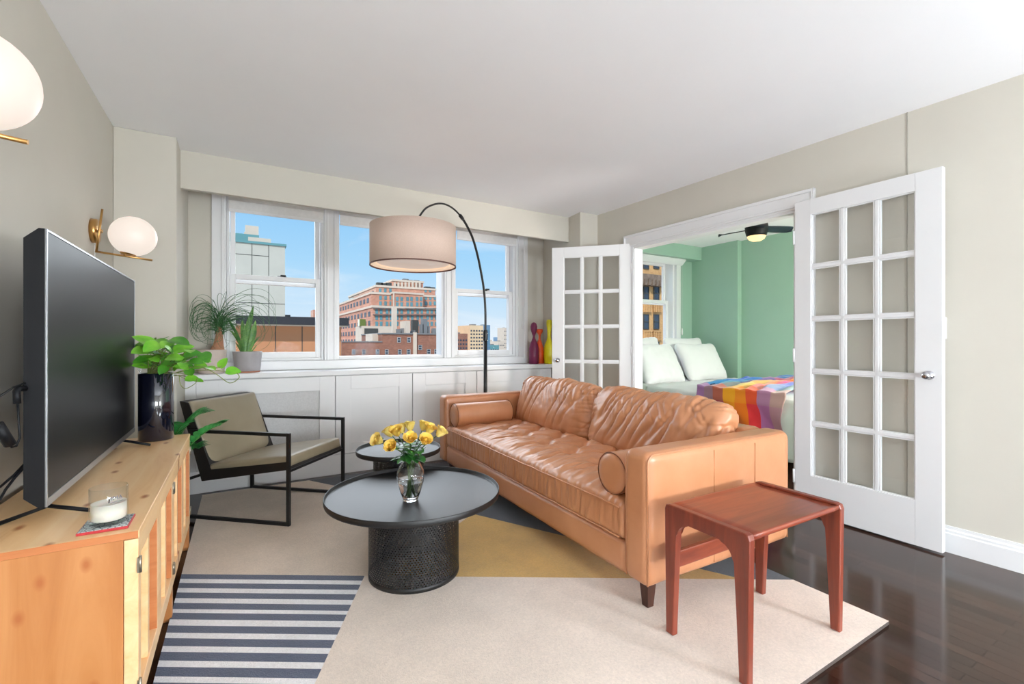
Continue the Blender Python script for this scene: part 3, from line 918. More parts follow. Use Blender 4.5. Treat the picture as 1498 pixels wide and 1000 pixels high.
# ------------------------------------------------------------------ teak side table
TTX, TTY = 1.395, .868
tt = thing('wooden_side_table', 'reddish teak side table with tapered legs beside the sofa arm', 'side table', (TTX, TTY, 0), math.radians(-1.0))
TW, TD, TH_ = .595, .345, .505
def sideframe(x0, x1):
    """inverted U in the y-z plane with curved inside corners"""
    b = newbm()
    pts = []
    leg0, leg1 = .040, .058
    # outer
    out = [(-.0, RZ+.0005 if True else 0)]
    poly = [(.006, RZ+.0005), (0, TH_-.02), (.006, TH_-.004), (.02, TH_), (TD-.02, TH_), (TD-.006, TH_-.004), (TD, TH_-.02), (TD-.006, RZ+.0005), (TD-.006-.032, RZ+.0005)]
    r = .055; zi = TH_-.052
    for k in range(9):
        t = PI/2*k/8; poly.append((TD-.055-r+r*math.cos(t), zi-r+r*math.sin(t)))
    for k in range(9):
        t = PI/2*k/8; poly.append((.055+r-r*math.sin(t), zi-r+r*math.cos(t)))
    poly.append((.006+.032, RZ+.0005))
    prism(b, poly, 'x', x0, x1)
    bmesh.ops.bevel(b, geom=[e for e in b.edges if abs((e.verts[0].co-e.verts[1].co).x) < 1e-6], offset=.005, segments=2, profile=.5, affect='EDGES')
    return b
# each side: two legs joined by a curved apron
def legpair(x0, x1):
    L = []
    b = sideframe(x0, x1)
    return b
o = obj('side_frame', legpair(0, .030), M['teakz'], tt)
o = obj('side_frame', legpair(TW-.030, TW), M['teakz'], tt)
b = newbm()
vs = roundbox(b, (TW-.056)/2, TD/2-.002, .011, .008, (10, 24, 6), shape=lambda p, n: Vector((p.x, p.y, p.z+.006*sm((abs(p.y)-TD/2+.03)/.03))))
xform(b, vs, Matrix.Translation((TW/2, TD/2, TH_-.019)))
obj('table_top', b, M['teak'], tt)
b = newbm(); box(b, .028, TD-.036, .262, TW-.028, TD-.014, .325, .004); obj('stretcher', b, M['teak'], tt)

# ------------------------------------------------------------------ credenza with cane doors
KX0, KX1, KY0, KY1, KZ = -.628, -.228, 1.55, 3.045, .622
kr = thing('pine_media_console', 'long knotty pine media console with cane doors against left wall', 'console', (KX0, KY0, 0))
KD, KL = KX1-KX0, KY1-KY0
b = newbm(); box(b, 0, 0, KZ-.019, KD+.002, KL, KZ, .002); obj('console_top', b, [M['pine']], kr)
b = newbm(); box(b, 0.002, -.0015, KZ-.0185, KD, .0, KZ-.0005); obj('end_grain_edge', b, M['pineedge'], kr)
zb = .145
b = newbm(); box(b, 0, .0, .0, KD-.031, .022, KZ-.0195, .001); obj('side_panel', b, M['pinez'], kr)
b = newbm(); box(b, 0, KL-.022, .0, KD-.031, KL, KZ-.0195, .001); obj('side_panel', b, M['pinez'], kr)
b = newbm(); box(b, 0, KL/2-.011, .0, KD-.031, KL/2+.011, KZ-.0195, .001); obj('divider', b, M['pinez'], kr)
b = newbm(); box(b, .004, .023, zb, KD-.031, KL/2-.012, zb+.018); box(b, .004, KL/2+.012, zb, KD-.031, KL-.023, zb+.018); obj('bottom_board', b, M['pinez'], kr)
b = newbm(); box(b, 0, .023, zb+.019, .004, KL-.023, KZ-.02); obj('back_board', b, M['pinez'], kr)
# four framed cane doors with inner slats
dw = KL/4
for i in range(4):
    y0 = i*dw+.002; y1 = (i+1)*dw-.002
    z0, z1 = zb-.01, KZ-.022
    b = newbm(); fw = .052
    def bx2(ya, yb, za, zc, t0=KD-.030, t1=KD): box(b, t0, ya, za, t1, yb, zc, .0015)
    bx2(y0, y0+fw*.75, z0, z1); bx2(y1-fw*.75, y1, z0, z1); bx2(y0+fw*.75, y1-fw*.75, z0, z0+fw); bx2(y0+fw*.75, y1-fw*.75, z1-fw, z1)
    bx2((y0+y1)/2-.014, (y0+y1)/2+.014, z0+fw, z1-fw, KD-.030, KD-.003)
    d = obj('cabinet_door', b, M['pine'], kr)
    b = newbm(); box(b, KD-.0285, y0+fw*.7, z0+fw*.9, KD-.0265, y1-fw*.7, z1-fw*.9); obj('cane_panel', b, M['cane'], d)
    # deep return of the frame seen in the opening
    b = newbm(); box(b, KD-.0262, y1-fw*.75-.002, z0+fw, KD-.001, y1-fw*.75+.001, z1-fw); obj('frame_lip', b, M['pineedge'], d)
    hy = y0+.004 if i % 2 == 0 else y1-.004
    for hz in (z0+.07, z1-.07):
        b = newbm(); tube(b, [(KD+.003, hy, hz-.022), (KD+.003, hy, hz+.022)], .004, 8); box(b, KD-.002, hy-.009, hz-.02, KD+.002, hy+.009, hz+.02); obj('hinge', b, plain('brushed_hinge', (150,140,125), .35, .9), d)
    # feet at door bottoms
for y in (.0, KL/2-.015, KL-.03):
    b = newbm(); box(b, KD-.0305, y, 0, KD-.002, y+.03, zb-.012, .001); obj('foot', b, M['pinez'], kr)

# ------------------------------------------------------------------ television
tv = thing('television', 'large flat black television standing on the pine console', 'television', (-.458, 1.742, KZ))
TZ0, TZ1, TLn = .665-KZ, 1.432-KZ, 1.251
def scrmat():
    m, nt, bb = nodemat('tv_screen_glass'); v = texco(nt); f = noisen(nt, v, 2)
    nt.links.new(ramp(nt, f, [(0, (.003,.003,.004,1)), (1, (.005,.005,.006,1))]), bb.inputs['Base Color']); setc(bb, 'Roughness', .34); setc(bb, 'Specular IOR Level', .10); return m
b = newbm(); prism(b, [(0,TZ0),(0,TZ1),(-.012,TZ1),(-.042,TZ1-.03),(-.042,TZ0+.03),(-.012,TZ0)], 'y', 0, TLn); 
obj('housing', b, M['blackp'], tv)
b = newbm(); box(b, -.075, .18, TZ0+.06, -.042, TLn-.18, TZ1-.20, .012); obj('rear_cover', b, M['blackp'], tv)
b = newbm(); frame_ring(b, 0, TLn, TZ0, TZ1, .007, 0, .005, .0008, wb=.022)
obj('bezel', b, M['steel'], tv, Matrix.Rotation(-PI/2, 4, 'Z') @ Matrix.Scale(-1, 4, (1,0,0)))
b = newbm(); box(b, -.001, .008, TZ0+.023, .0035, TLn-.008, TZ1-.008); obj('screen', b, scrmat(), tv)
for y in (.055, 1.06):
    b = newbm()
    tube(b, [(-.10, y-.02, .0065), (-.015, y, .030), (-.015, y, .060)], .006, 8); tube(b, [(.095, y-.02 if y < .5 else y-.03, .0065), (-.012, y, .034)], .006, 8)
    obj('stand_foot', b, M['blackp'], tv)
b = newbm()
for z in (.25, .42, .62): lathe(b, [(0,.002),(.006,.001),(.006,-.002)], 10, (0,0,0)); 
b.free()
# power lead: plug at the back of the tv with an adaptor hanging by the wall
cb = thing('power_cable', 'black power adaptor cable hanging behind the near end of the television', 'cable', at(28, 572, 1.18))
T = Matrix.Translation(-at(28, 572, 1.18))
b = newbm(); P0 = at(28, 570, 1.20)
tube(b, [at(36,568,1.24), at(27,568,1.22), at(24,572,1.21), at(25,590,1.21)], .008, 8); obj('plug', b, M['blackp'], cb, T)
b = newbm(); tube(b, [at(26,588,1.21), at(27,612,1.21), at(29,640,1.21), at(24,652,1.20), at(17,654,1.19), at(14,648,1.18)], .0026, 8); tube(b, [at(36,560,1.24), at(20,566,1.19), at(0,579,1.12), at(-20,590,1.08)], .0026, 8); obj('lead', b, M['blackp'], cb, T)
b = newbm(); tube(b, [at(15,650,1.18), at(-4,620,1.15)], .012, 10); obj('adaptor', b, M['blackp'], cb, T)
for i, pts in enumerate(([at(42,672,1.28), at(20,695,1.22), at(0,712,1.17), at(-25,722,1.1)], [at(42,676,1.27), at(22,698,1.22), at(8,716,1.18), at(0,730,1.15), at(-20,745,1.1)])):
    b = newbm(); tube(b, pts, .0032, 8); tag(obj('cord', b, M['blackp']), ('upper' if i == 0 else 'lower')+' of two black cords trailing over console left of the television', 'cable')

# ------------------------------------------------------------------ candle on coaster
co = thing('coaster', 'square patterned coaster with red edge on console corner', 'coaster', (-.306, 1.632, KZ))
b = newbm(); box(b, -.052, -.052, .0003, .052, .052, .007, .001); obj('coaster_base', b, plain('red_coaster_edge', (176,40,46), .5), co)
m, nt, bb = nodemat('coaster_print'); v = texco(nt, (1,1,1)); vo = nt.nodes.new('ShaderNodeTexVoronoi'); vo.feature = 'DISTANCE_TO_EDGE'; vo.inputs['Scale'].default_value = 70; nt.links.new(v, vo.inputs['Vector'])
nt.links.new(ramp(nt, vo.outputs['Distance'], [(.05, s2l((70,84,96))), (.12, s2l((216,220,220))), (.4, s2l((150,176,176)))]), bb.inputs['Base Color']); setc(bb, 'Roughness', .35)
b = newbm(); box(b, -.050, -.050, .0072, .050, .050, .0082); obj('printed_top', b, m, co)
ca = thing('candle', 'white wax candle in clear glass tumbler on the patterned coaster', 'candle', (-.303, 1.634, KZ+.0085))
b = newbm(); R_ = .041
lathe(b, [(0,0),(R_-.003,0),(R_,.003),(R_,.096),(R_-.001,.0975),(R_-.002,.096),(R_-.0025,.012),(R_-.006,.010),(0,.010)], 44); obj('glass_tumbler', b, M['tumbler'], ca)
b = newbm(); lathe(b, [(0,.0105),(R_-.0068,.0105),(R_-.0032,.014),(R_-.0032,.055),(R_-.006,.0525),(0,.0515)], 44); 
m = plain('candle_wax', (240,232,220), .5); setc(m.node_tree.nodes['Principled BSDF'], 'Subsurface Weight', .2); obj('wax', b, m, ca)
b = newbm(); tube(b, [(0,0,.051),(.001,0,.061),(.003,.001,.067)], .0012, 6); obj('wick', b, M['blackp'], ca)
# printed lettering on the tumbler
txt = bpy.data.curves.new('label', 'FONT'); txt.body = 'IMA'; txt.size = .015; txt.align_x = 'CENTER'
to = bpy.data.objects.new('tmp', txt); C.objects.link(to)
dg = bpy.context.evaluated_depsgraph_get(); me = bpy.data.meshes.new_from_object(to.evaluated_get(dg)); C.objects.unlink(to)
b = newbm(); b.from_mesh(me)
bmesh.ops.subdivide_edges(b, edges=[e for e in b.edges if e.calc_length() > .004], cuts=2)
a0 = math.radians(-56)
for v in b.verts:
    a = a0+v.co.x/R_; z = v.co.y+.068; v.co = Vector(((R_+.0004)*math.cos(a), (R_+.0004)*math.sin(a), z))
obj('printed_lettering', b, plain('grey_print', (90,90,110), .5), ca)
b = newbm()
for k, zz in ((0,.0615),):
    N = 10
    pr = None
    for i in range(N+1):
        a = a0-.35+.7*i/N
        c = [b.verts.new(((R_+.0004)*math.cos(a), (R_+.0004)*math.sin(a), zz+d)) for d in (0, .0012)]
        if pr: b.faces.new((pr[0], c[0], c[1], pr[1]))
        pr = c
obj('printed_rule', b, plain('grey_print', (90,90,110), .5), ca)

# ------------------------------------------------------------------ wall sconces
def sconce(Y, label):
    t = thing('wall_sconce', label, 'wall lamp', (-.65, Y, 1.675), 0)
    b = newbm(); lathe(b, [(0,0),(.062,0),(.062,.022),(.058,.027),(0,.027)], 40)
    obj('backplate', b, M['brass'], t, Matrix.Translation((0,.09,.018)) @ Matrix.Rotation(PI/2, 4, 'Y'))
    b = newbm(); tube(b, [(.026,.09,.018),(.044,.05,.012),(.048,0.0,.010)], .006, 10); lathe(b, [(0,-.011),(.009,-.008),(.011,0),(.009,.008),(0,.011)], 12, (.040,.06,.014)); obj('swivel', b, M['brass'], t)
    tl = math.radians(6)
    R = Matrix.Translation((.048, 0, .010)) @ Matrix.Rotation(tl, 4, 'Y')
    b = newbm(); tube(b, [(0,0,.105),(0,0,-.115)], .0052, 12); tube(b, [(-.004,0,-.112),(.225,0,-.112)], .0052, 12); tube(b, [(.112,0,-.112),(.112,0,-.098)], .007, 10); obj('stem_rods', b, M['brass'], t, R)
    b = newbm(); lathe(b, [(0,0),(.030,0),(.036,.006),(.036,.010),(0,.010)], 30, (.125,0,-.104)); obj('globe_holder', b, M['brass'], t, R)
    b = newbm(); bmesh.ops.create_uvsphere(b, u_segments=40, v_segments=24, radius=.1)
    obj('globe', b, M['opal'], t, Matrix.Translation((.181, 0, -.008)), smooth=True)
    b = newbm(); tube(b, [(.012,.09,-.04),(.012,.09,-.25)], .0022, 6); obj('cable', b, M['trim'], t)
    return t
sconce(3.05, 'brass wall sconce with opal globe above the far end of the television')
sconce(1.385, 'brass wall sconce with opal globe cut by the left picture edge, nearest camera')

# ------------------------------------------------------------------ arc lamp
LB = Vector((2.0,3.85,0)); LS = Vector((1.013,3.0,0)); LD = (LS-LB)
lamp = thing('arc_floor_lamp', 'tall black arc floor lamp with blush drum shade over the room', 'floor lamp', LB, 0)
b = newbm(); lathe(b, [(0,0),(.14,0),(.14,.02),(.135,.026),(.02,.03),(.014,.05),(.014,.06)], 48); obj('lamp_base', b, M['blackm'], lamp)
prof = [(0,.05),(0,1.0),(0,1.20)]
b = newbm(); tube(b, [(0,0,.05),(0,0,1.16)], .0175, 16); lathe(b, [(.019,1.13),(.022,1.14),(.022,1.22),(.016,1.235)], 20); obj('pole', b, M['blackm'], lamp)
arc = [(0,1.2),(.001,1.41),(.028,1.6),(.079,1.75),(.142,1.893),(.225,2.025),(.316,2.105),(.412,2.158),(.52,2.185),(.633,2.182),(.736,2.150),(.855,2.08),(.92,2.012),(.965,1.945),(.99,1.90),(1.0,1.87)]
def catmull(P, n=6):
    out = []
    for i in range(len(P)-1):
        p0 = P[max(0, i-1)]; p1 = P[i]; p2 = P[i+1]; p3 = P[min(len(P)-1, i+2)]
        for k in range(n):
            t = k/n
            out.append(.5*((2*p1)+(p2-p0)*t+(2*p0-5*p1+4*p2-p3)*t*t+(3*p1-p0-3*p2+p3)*t**3))
    out.append(P[-1]); return out
ap = catmull([Vector((LD.x*t, LD.y*t, z)) for t, z in arc], 5)
b = newbm(); k1 = 7*5
tube(b, ap[:k1+1], .0105, 12, True); tube(b, ap[k1:], .007, 10, True); obj('arc_arm', b, M['blackm'], lamp)
b = newbm(); j = ap[k1]; tube(b, [ap[k1-1], ap[k1], ap[k1+1]], .0145, 12); obj('joint_collar', b, M['blackm'], lamp)
b = newbm(); tube(b, [ap[10]-Vector((.01,0,0)), ap[10]+Vector((.03,-.012,.002))], .004, 8); obj('set_screw', b, M['blackm'], lamp)
def shadem():
    m, nt, bb = nodemat('blush_linen_shade'); v = texco(nt, (1,1,1)); f = noisen(nt, v, 200, 2)
    nt.links.new(ramp(nt, f, [(.3, s2l((198,174,160))), (.7, s2l((206,184,170)))]), bb.inputs['Base Color']); setc(bb, 'Roughness', .8)
    setc(bb, 'Emission Color', s2l((226,196,176))); setc(bb, 'Emission Strength', .05); return m
SR, SZ0, SZ1 = .284, 1.628-.0, 1.895
sl = (LD.x, LD.y)
b = newbm()
lathe(b, [(SR-.004, SZ0),(SR, SZ0),(SR, SZ1),(SR-.004, SZ1),(SR-.004, SZ0)], 96, (sl[0], sl[1], 0)); sh = obj('lamp_shade', b, shadem(), lamp)
b = newbm()
lathe(b, [(SR+.0012, SZ0-.002),(SR+.0012, SZ0+.006),(SR-.005, SZ0+.006),(SR-.005, SZ0-.002),(SR+.0012, SZ0-.002)], 96, (sl[0], sl[1], 0)); obj('shade_trim', b, plain('brown_shade_trim', (98,66,58), .7), sh)
b = newbm(); lathe(b, [(0,SZ0+.022),(SR-.045,SZ0+.022),(SR-.043,SZ0+.026),(0,SZ0+.026)], 72, (sl[0], sl[1], 0))
obj('diffuser', b, emit('lamp_diffuser', (236,216,202), .50), sh)
b = newbm(); lathe(b, [(SR-.042,SZ0+.014),(SR-.006,SZ0+.008),(SR-.006,SZ0+.010),(SR-.042,SZ0+.030)], 72, (sl[0], sl[1], 0)); 
obj('diffuser_rim', b, emit('lamp_rim', (255,222,190), .75), sh)
b = newbm(); tube(b, [(sl[0], sl[1], SZ1-.04),(sl[0], sl[1], SZ1+.0)], .02, 14)
for k in range(3):
    a = k*2*PI/3+.4; tube(b, [(sl[0], sl[1], SZ1-.02), (sl[0]+(SR-.004)*math.cos(a), sl[1]+(SR-.004)*math.sin(a), SZ1-.02)], .0022, 6)
obj('socket', b, M['blackm'], lamp)

# ------------------------------------------------------------------ pots and plants
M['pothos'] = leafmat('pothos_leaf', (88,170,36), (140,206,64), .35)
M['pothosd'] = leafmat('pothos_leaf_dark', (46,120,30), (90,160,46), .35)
M['snake'] = leafmat('snake_leaf', (54,110,58), (126,168,84), .45)
M['palm'] = leafmat('palm_strand', (42,84,48), (70,120,66), .5)
M['zz'] = leafmat('zz_leaf', (34,120,54), (70,168,84), .3)
M['vine'] = plain('vine_stem', (128,140,74), .6)
M['bark'] = plain('palm_bark', (168,120,92), .8, nscale=12, var=.25, bstr=.4)
M['soil'] = plain('potting_soil', (52,38,30), .95, nscale=60, var=.3, bstr=.6)
# pothos in dark glass cylinder
PX, PY = -.362, 2.952
pot = thing('potted_pothos', 'bright green trailing pothos in tall dark glass cylinder on console', 'potted plant', (PX, PY, KZ))
b = newbm(); rp = .074
lathe(b, [(0,.0005),(rp-.004,.0005),(rp,.005),(rp,.338),(rp-.002,.340),(rp-.004,.338),(rp-.005,.012),(0,.010)], 56)
m, nt, bb = nodemat('dark_navy_glass'); setc(bb, 'Base Color', (.012,.016,.045,1)); setc(bb, 'Roughness', .04); setc(bb, 'Specular IOR Level', .7); setc(bb, 'Coat Weight', .6)
v = texco(nt, (30, 30, .6)); f = noisen(nt, v, 1.0, 3); nt.links.new(ramp(nt, f, [(.35, (.004,.005,.014,1)), (.6, (.008,.009,.02,1)), (.75, (.05,.03,.03,1))]), bb.inputs['Base Color'])  # brown reflections painted as streaks into the near-black glass colour
M['navyg'] = m
obj('dark_glass_pot', b, M['navyg'], pot)
b = newbm(); lathe(b, [(rp-.005,.300),(rp-.0055,.345),(rp+.004,.362),(rp+.006,.366),(rp+.004,.367),(rp-.008,.345),(rp-.009,.30)], 48); obj('glass_collar', b, M['tumbler'], pot)
rnd = random.Random(21)
bl, bs, bd = newbm(), newbm(), newbm()
def wpt(px, py, dp): return at(px, py, dp)-Vector((PX, PY, KZ))
c0 = Vector((0, 0, .33))
leafs = [  # pixel x, y, size, depth
 (214,498,.088,2.30),(236,500,.080,2.32),(208,512,.075,2.25),(262,498,.080,2.30),(268,508,.07,2.36),(244,517,.072,2.26),(282,516,.060,2.38),(300,521,.066,2.40),(292,534,.054,2.34),(226,531,.062,2.24),
 (246,530,.07,2.3),(262,529,.062,2.28),(216,524,.06,2.35),(277,540,.05,2.33),(326,530,.048,2.42),(341,542,.056,2.44),(281,553,.048,2.34),(270,522,.065,2.42),(250,505,.06,2.42),(232,513,.066,2.4),(308,537,.05,2.3),(291,556,.034,2.36),(222,506,.07,2.22),(254,522,.058,2.2),(238,540,.045,2.25),(206,503,.06,2.4),(286,528,.055,2.25),(240,493,.045,2.42),
 (205,526,.05,2.26),(213,535,.045,2.3),(257,536,.04,2.33),(268,533,.05,2.22),(300,527,.045,2.45),(278,512,.05,2.27),(250,512,.06,2.25)]
leafs += [(rnd.uniform(203,272), rnd.uniform(500,540), rnd.uniform(.04,.065), rnd.uniform(2.22,2.42)) for _ in range(22)]
for i, (px, py, s, dp) in enumerate(leafs):
    q = wpt(px, py, dp)
    out = Vector((q.x, q.y, 0)); 
    if out.length < .02: out = Vector((rnd.random()-.5, rnd.random()-.5, 0))
    out.normalize()
    cam = (Vector((0,0,H0))-(q+Vector((PX,PY,KZ)))).normalized()
    d = (out*.6+Vector((rnd.uniform(-.5,.5), rnd.uniform(-.3,.3), rnd.uniform(-.25,.45)))).normalized()
    upv = (Vector((0,0,1))+cam*.9+Vector((rnd.uniform(-.4,.4), rnd.uniform(-.4,.4), 0)))
    s *= 1.28
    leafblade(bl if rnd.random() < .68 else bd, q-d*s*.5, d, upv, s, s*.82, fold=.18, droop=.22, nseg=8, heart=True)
    st = c0+Vector((rnd.uniform(-.04,.04), rnd.uniform(-.04,.04), -.02))
    e = q-d*s*.5; mid_ = (st+e)/2+Vector((0,0,.04))
    tube(bs, [st*(1-t)**2+mid_*2*t*(1-t)+e*t*t for t in [k/6 for k in range(7)]], .0018, 5)
vine = [wpt(260,545,2.3), wpt(285,536,2.33), wpt(303,540,2.36), wpt(318,548,2.4), wpt(336,560,2.43), wpt(350,552,2.44), wpt(346,545,2.44)]
tube(bs, catmull(vine, 4), .0022, 5)
tube(bs, catmull([wpt(262,548,2.3), wpt(264,562,2.3), wpt(272,568,2.32), wpt(286,560,2.34), wpt(288,553,2.34)], 4), .0018, 5)
tube(bs, catmull([wpt(300,540,2.36), wpt(318,538,2.4), wpt(326,534,2.42)], 4), .0018, 5)
obj('foliage', bl, M['pothos'], pot); obj('dark_foliage', bd, M['pothosd'], pot)  # darker green leaves scattered at random
o = obj('vines', bs, M['vine'], pot)
# snake plant
SX, SY = .062, 4.235
sp = thing('snake_plant', 'snake plant in ribbed grey pot on saucer on window cabinet', 'potted plant', (SX, SY, CT))
b = newbm(); lathe(b, [(0,.0003),(.086,.0003),(.090,.008),(.084,.010),(0,.010)], 48); obj('saucer', b, plain('terracotta', (186,120,92), .7), sp)
b = newbm(); lathe(b, [(0,.0105),(.082,.0105),(.088,.014),(.103,.160),(.103,.166),(.098,.166),(.092,.14),(0,.14)], 72)
for v in b.verts:
    rr = math.hypot(v.co.x, v.co.y)
    if rr > .08:
        a = math.atan2(v.co.y, v.co.x); k = 1+.006*math.cos(36*a); v.co.x *= k; v.co.y *= k
obj('ribbed_pot', b, plain('grey_glazed_pot', (168,164,166), .35, nscale=6, var=.1), sp)
b = newbm(); lathe(b, [(0,.146),(.095,.1405)], 30); obj('soil', b, M['soil'], sp)
b = newbm(); rnd = random.Random(4)
def blade(b, base, tip, w, bend, tw=0, mi=0, nseg=12):
    base, tip = Vector(base), Vector(tip); ax = tip-base
    side = Vector((math.cos(tw), math.sin(tw), 0)); nrm = ax.cross(side).normalized()
    rows = []
    for i in range(nseg+1):
        t = i/nseg; c = base+ax*t+nrm*bend*math.sin(PI*t)*.5
        ww = w*(.55+.65*math.sin(PI*min(1, .1+t*.75)))*(1 if t < .75 else max(0, 1-((t-.75)/.25)**1.6))
        rows.append([b.verts.new(c-side*ww+nrm*ww*.4), b.verts.new(c), b.verts.new(c+side*ww+nrm*ww*.4)])
    for a, c in zip(rows[:-1], rows[1:]):
        for k in range(2):
            f = b.faces.new((a[k], a[k+1], c[k+1], c[k])); f.smooth = True; f.material_index = mi
def spt(px, py, dy=0): 
    q = at(px, py, 3.68+dy)-Vector((SX, SY, CT)); return q
for (bp, tp, w, bd_, tw) in (((360,515),(371,446),.024,.05,.3),((356,516),(354,468),.026,.02,-.2),((364,516),(374,468),.030,-.03,.4),((353,516),(336,482),.020,.05,-.6),((366,516),(381,492),.018,.03,.8),((360,515),(364,462),.028,0,0),((352,516),(344,500),.018,0,-1),((367,516),(377,504),.018,0,1.2),((355,516),(330,462),.017,.07,-.4)):
    bq = spt(*bp); bq.z = .142; bq.x *= .8; bq.y = rnd.uniform(-.03,.03)
    tq = spt(*tp); tq.y = rnd.uniform(-.06,.03); tq.x = tq.x
    blade(b, bq, tq, w*.62, bd_, tw)
obj('leaves', b, M['snake'], sp)
# ponytail palm
QX, QY = -.180, 4.235
pp = thing('ponytail_palm', 'ponytail palm with long curling strands in beige pot on cabinet', 'potted plant', (QX, QY, CT))
b = newbm(); lathe(b, [(0,.0003),(.078,.0003),(.084,.004),(.102,.175),(.102,.182),(.097,.182),(.092,.155),(0,.155)], 48); obj('clay_pot', b, plain('beige_clay_pot', (206,190,180), .75), pp)
b = newbm(); lathe(b, [(0,.160),(.094,.1555)], 30); obj('soil', b, M['soil'], pp)
b = newbm(); tube(b, [(0.04,0,.15),(.04,0,.185),(.045,0,.22),(.05,0,.27),(.052,0,.33),(.052,0,.36)], lambda t: .042*(1-t)**1.6+.017, 16); obj('trunk', b, M['bark'], pp)
b = newbm(); rnd = random.Random(9)
cr = Vector((.052,0,.35))
def strand(p, az, L, ang0, turn, r=.0026, n=22):
    """thin strand leaving the crown, bending over by `turn` radians in the vertical plane az"""
    pts = [p.copy()]; ang = ang0; ds = L/n
    for k in range(n):
        t = k/n
        ang -= turn/n*(.5+1.1*t)
        azk = az+.5*math.sin(t*2.5+L*20)
        p = p+Vector((math.cos(azk)*math.cos(ang), math.sin(azk)*math.cos(ang), math.sin(ang)))*ds
        q = p.copy(); q.y = min(q.y, .10); q.z = max(q.z, .02)
        if math.hypot(q.x-.24, q.y) < .03: q.y -= .05
        pts.append(q)
    lowx = min(q.x for q in pts)
    if lowx < -.125:
        k = (pts[0].x+.125-.02*rnd.random())/(pts[0].x-lowx)
        for q in pts: q.x = pts[0].x+(q.x-pts[0].x)*min(1, k)
    tube(b, pts, lambda t: r*(1-t*.6), 4, False)
for i in range(64):            # short tuft
    strand(cr+Vector((rnd.uniform(-.03,.03), rnd.uniform(-.02,.02), rnd.uniform(-.05,.04))), rnd.uniform(0, 2*PI), rnd.uniform(.10,.20), rnd.uniform(.5,1.5), rnd.uniform(.6,2.4), .0036)
for i in range(62):            # long curling strands toward the room and both sides
    az = rnd.choice([rnd.uniform(3.5, 4.4), rnd.uniform(5.2, 6.4), rnd.uniform(3.4, 6.4)])
    strand(cr+Vector((rnd.uniform(-.02,.02), rnd.uniform(-.02,.02), rnd.uniform(-.02,.05))), az, rnd.uniform(.38,.78), rnd.uniform(.9,1.6), rnd.uniform(2.8,5.4), .0021)
obj('leaf_strands', b, M['palm'], pp)['kind'] = 'stuff'
# zz plant behind the console
zp = thing('zz_plant', 'glossy green leafy plant on floor between console and lounge chair', 'potted plant', (-.45, 3.33, 0))
b = newbm(); lathe(b, [(0,.0005),(.085,.0005),(.09,.005),(.115,.22),(.115,.228),(.108,.228),(.102,.2),(0,.2)], 40); obj('plant_pot', b, plain('dark_grey_pot', (60,60,62), .5), zp)
b = newbm(); lathe(b, [(0,.205),(.104,.2005)], 30); obj('soil', b, M['soil'], zp)
bl, bs = newbm(), newbm()
def zpt(px, py, dp): return at(px, py, dp)-Vector((-.45, 3.33, 0))
for (tip, midp) in (((322,622,2.55),(285,640,2.50)), ((300,604,2.75),(272,612,2.68)), ((268,622,2.52),(258,630,2.6)), ((290,655,2.6),(275,660,2.6))):
    e = zpt(*tip); mp_ = zpt(*midp); s = Vector((rnd.uniform(-.03,.03), rnd.uniform(-.03,.03), .2))
    pts = [s*(1-t)**2+Vector((mp_.x, mp_.y, mp_.z+.05))*2*t*(1-t)+e*t*t for t in [k/16 for k in range(17)]]
    tube(bs, pts, lambda t: .006*(1-t)+.0015, 6)
    for k in range(6, 17):
        for sd in (-1, 1):
            q = pts[k]; tg = (pts[min(16, k+1)]-pts[k-1]).normalized(); side = tg.cross(Vector((0,0,1))).normalized()*sd
            dd = (side*.75+tg*.6+Vector((0,0,.45))).normalized()
            leafblade(bl, q, dd, Vector((0,0,1))-tg*.2, .088-.03*abs(k-10)/8, .034, droop=.15, nseg=6)
obj('leaflets', bl, M['zz'], zp); obj('stalks', bs, plain('zz_stalk', (70,130,60), .4), zp)

# ------------------------------------------------------------------ coloured wooden bottles
def bottle(prof, x, y, name_lab, rgb, nm='decorative_bottle'):
    b = newbm(); lathe(b, prof, 40); o = obj(nm, b, plain('lacquer_'+str(rgb[0]), rgb, .4)); o.location = (x, y, CT+.0004)
    tag(o, name_lab, 'ornament', 'coloured ornamental bottles on window cabinet'); return o
bottle([(0,0),(.048,0),(.053,.005),(.056,.09),(.054,.17),(.044,.215),(.026,.255),(.014,.285),(.012,.305),(.022,.335),(.036,.375),(.038,.41),(.030,.440),(.014,.455),(0,.458)], 2.795, 4.225, 'tall plum purple wooden bottle with egg-shaped top', (112,22,66))
bottle([(0,0),(.046,0),(.050,.005),(.050,.10),(.042,.18),(.026,.235),(.014,.27),(.011,.30),(.016,.325),(.036,.352),(.037,.375),(.034,.385),(0,.383)], 2.905, 4.275, 'orange wooden bottle with flared cup top, shortest and in the middle', (226,82,26))
bottle([(0,0),(.050,0),(.055,.005),(.060,.10),(.058,.17),(.044,.225),(.026,.265),(.020,.30),(.022,.36),(.030,.43),(.030,.475),(.022,.488),(0,.49)], 2.972, 4.185, 'tall yellow wooden bottle beside the glazed door', (222,208,18))

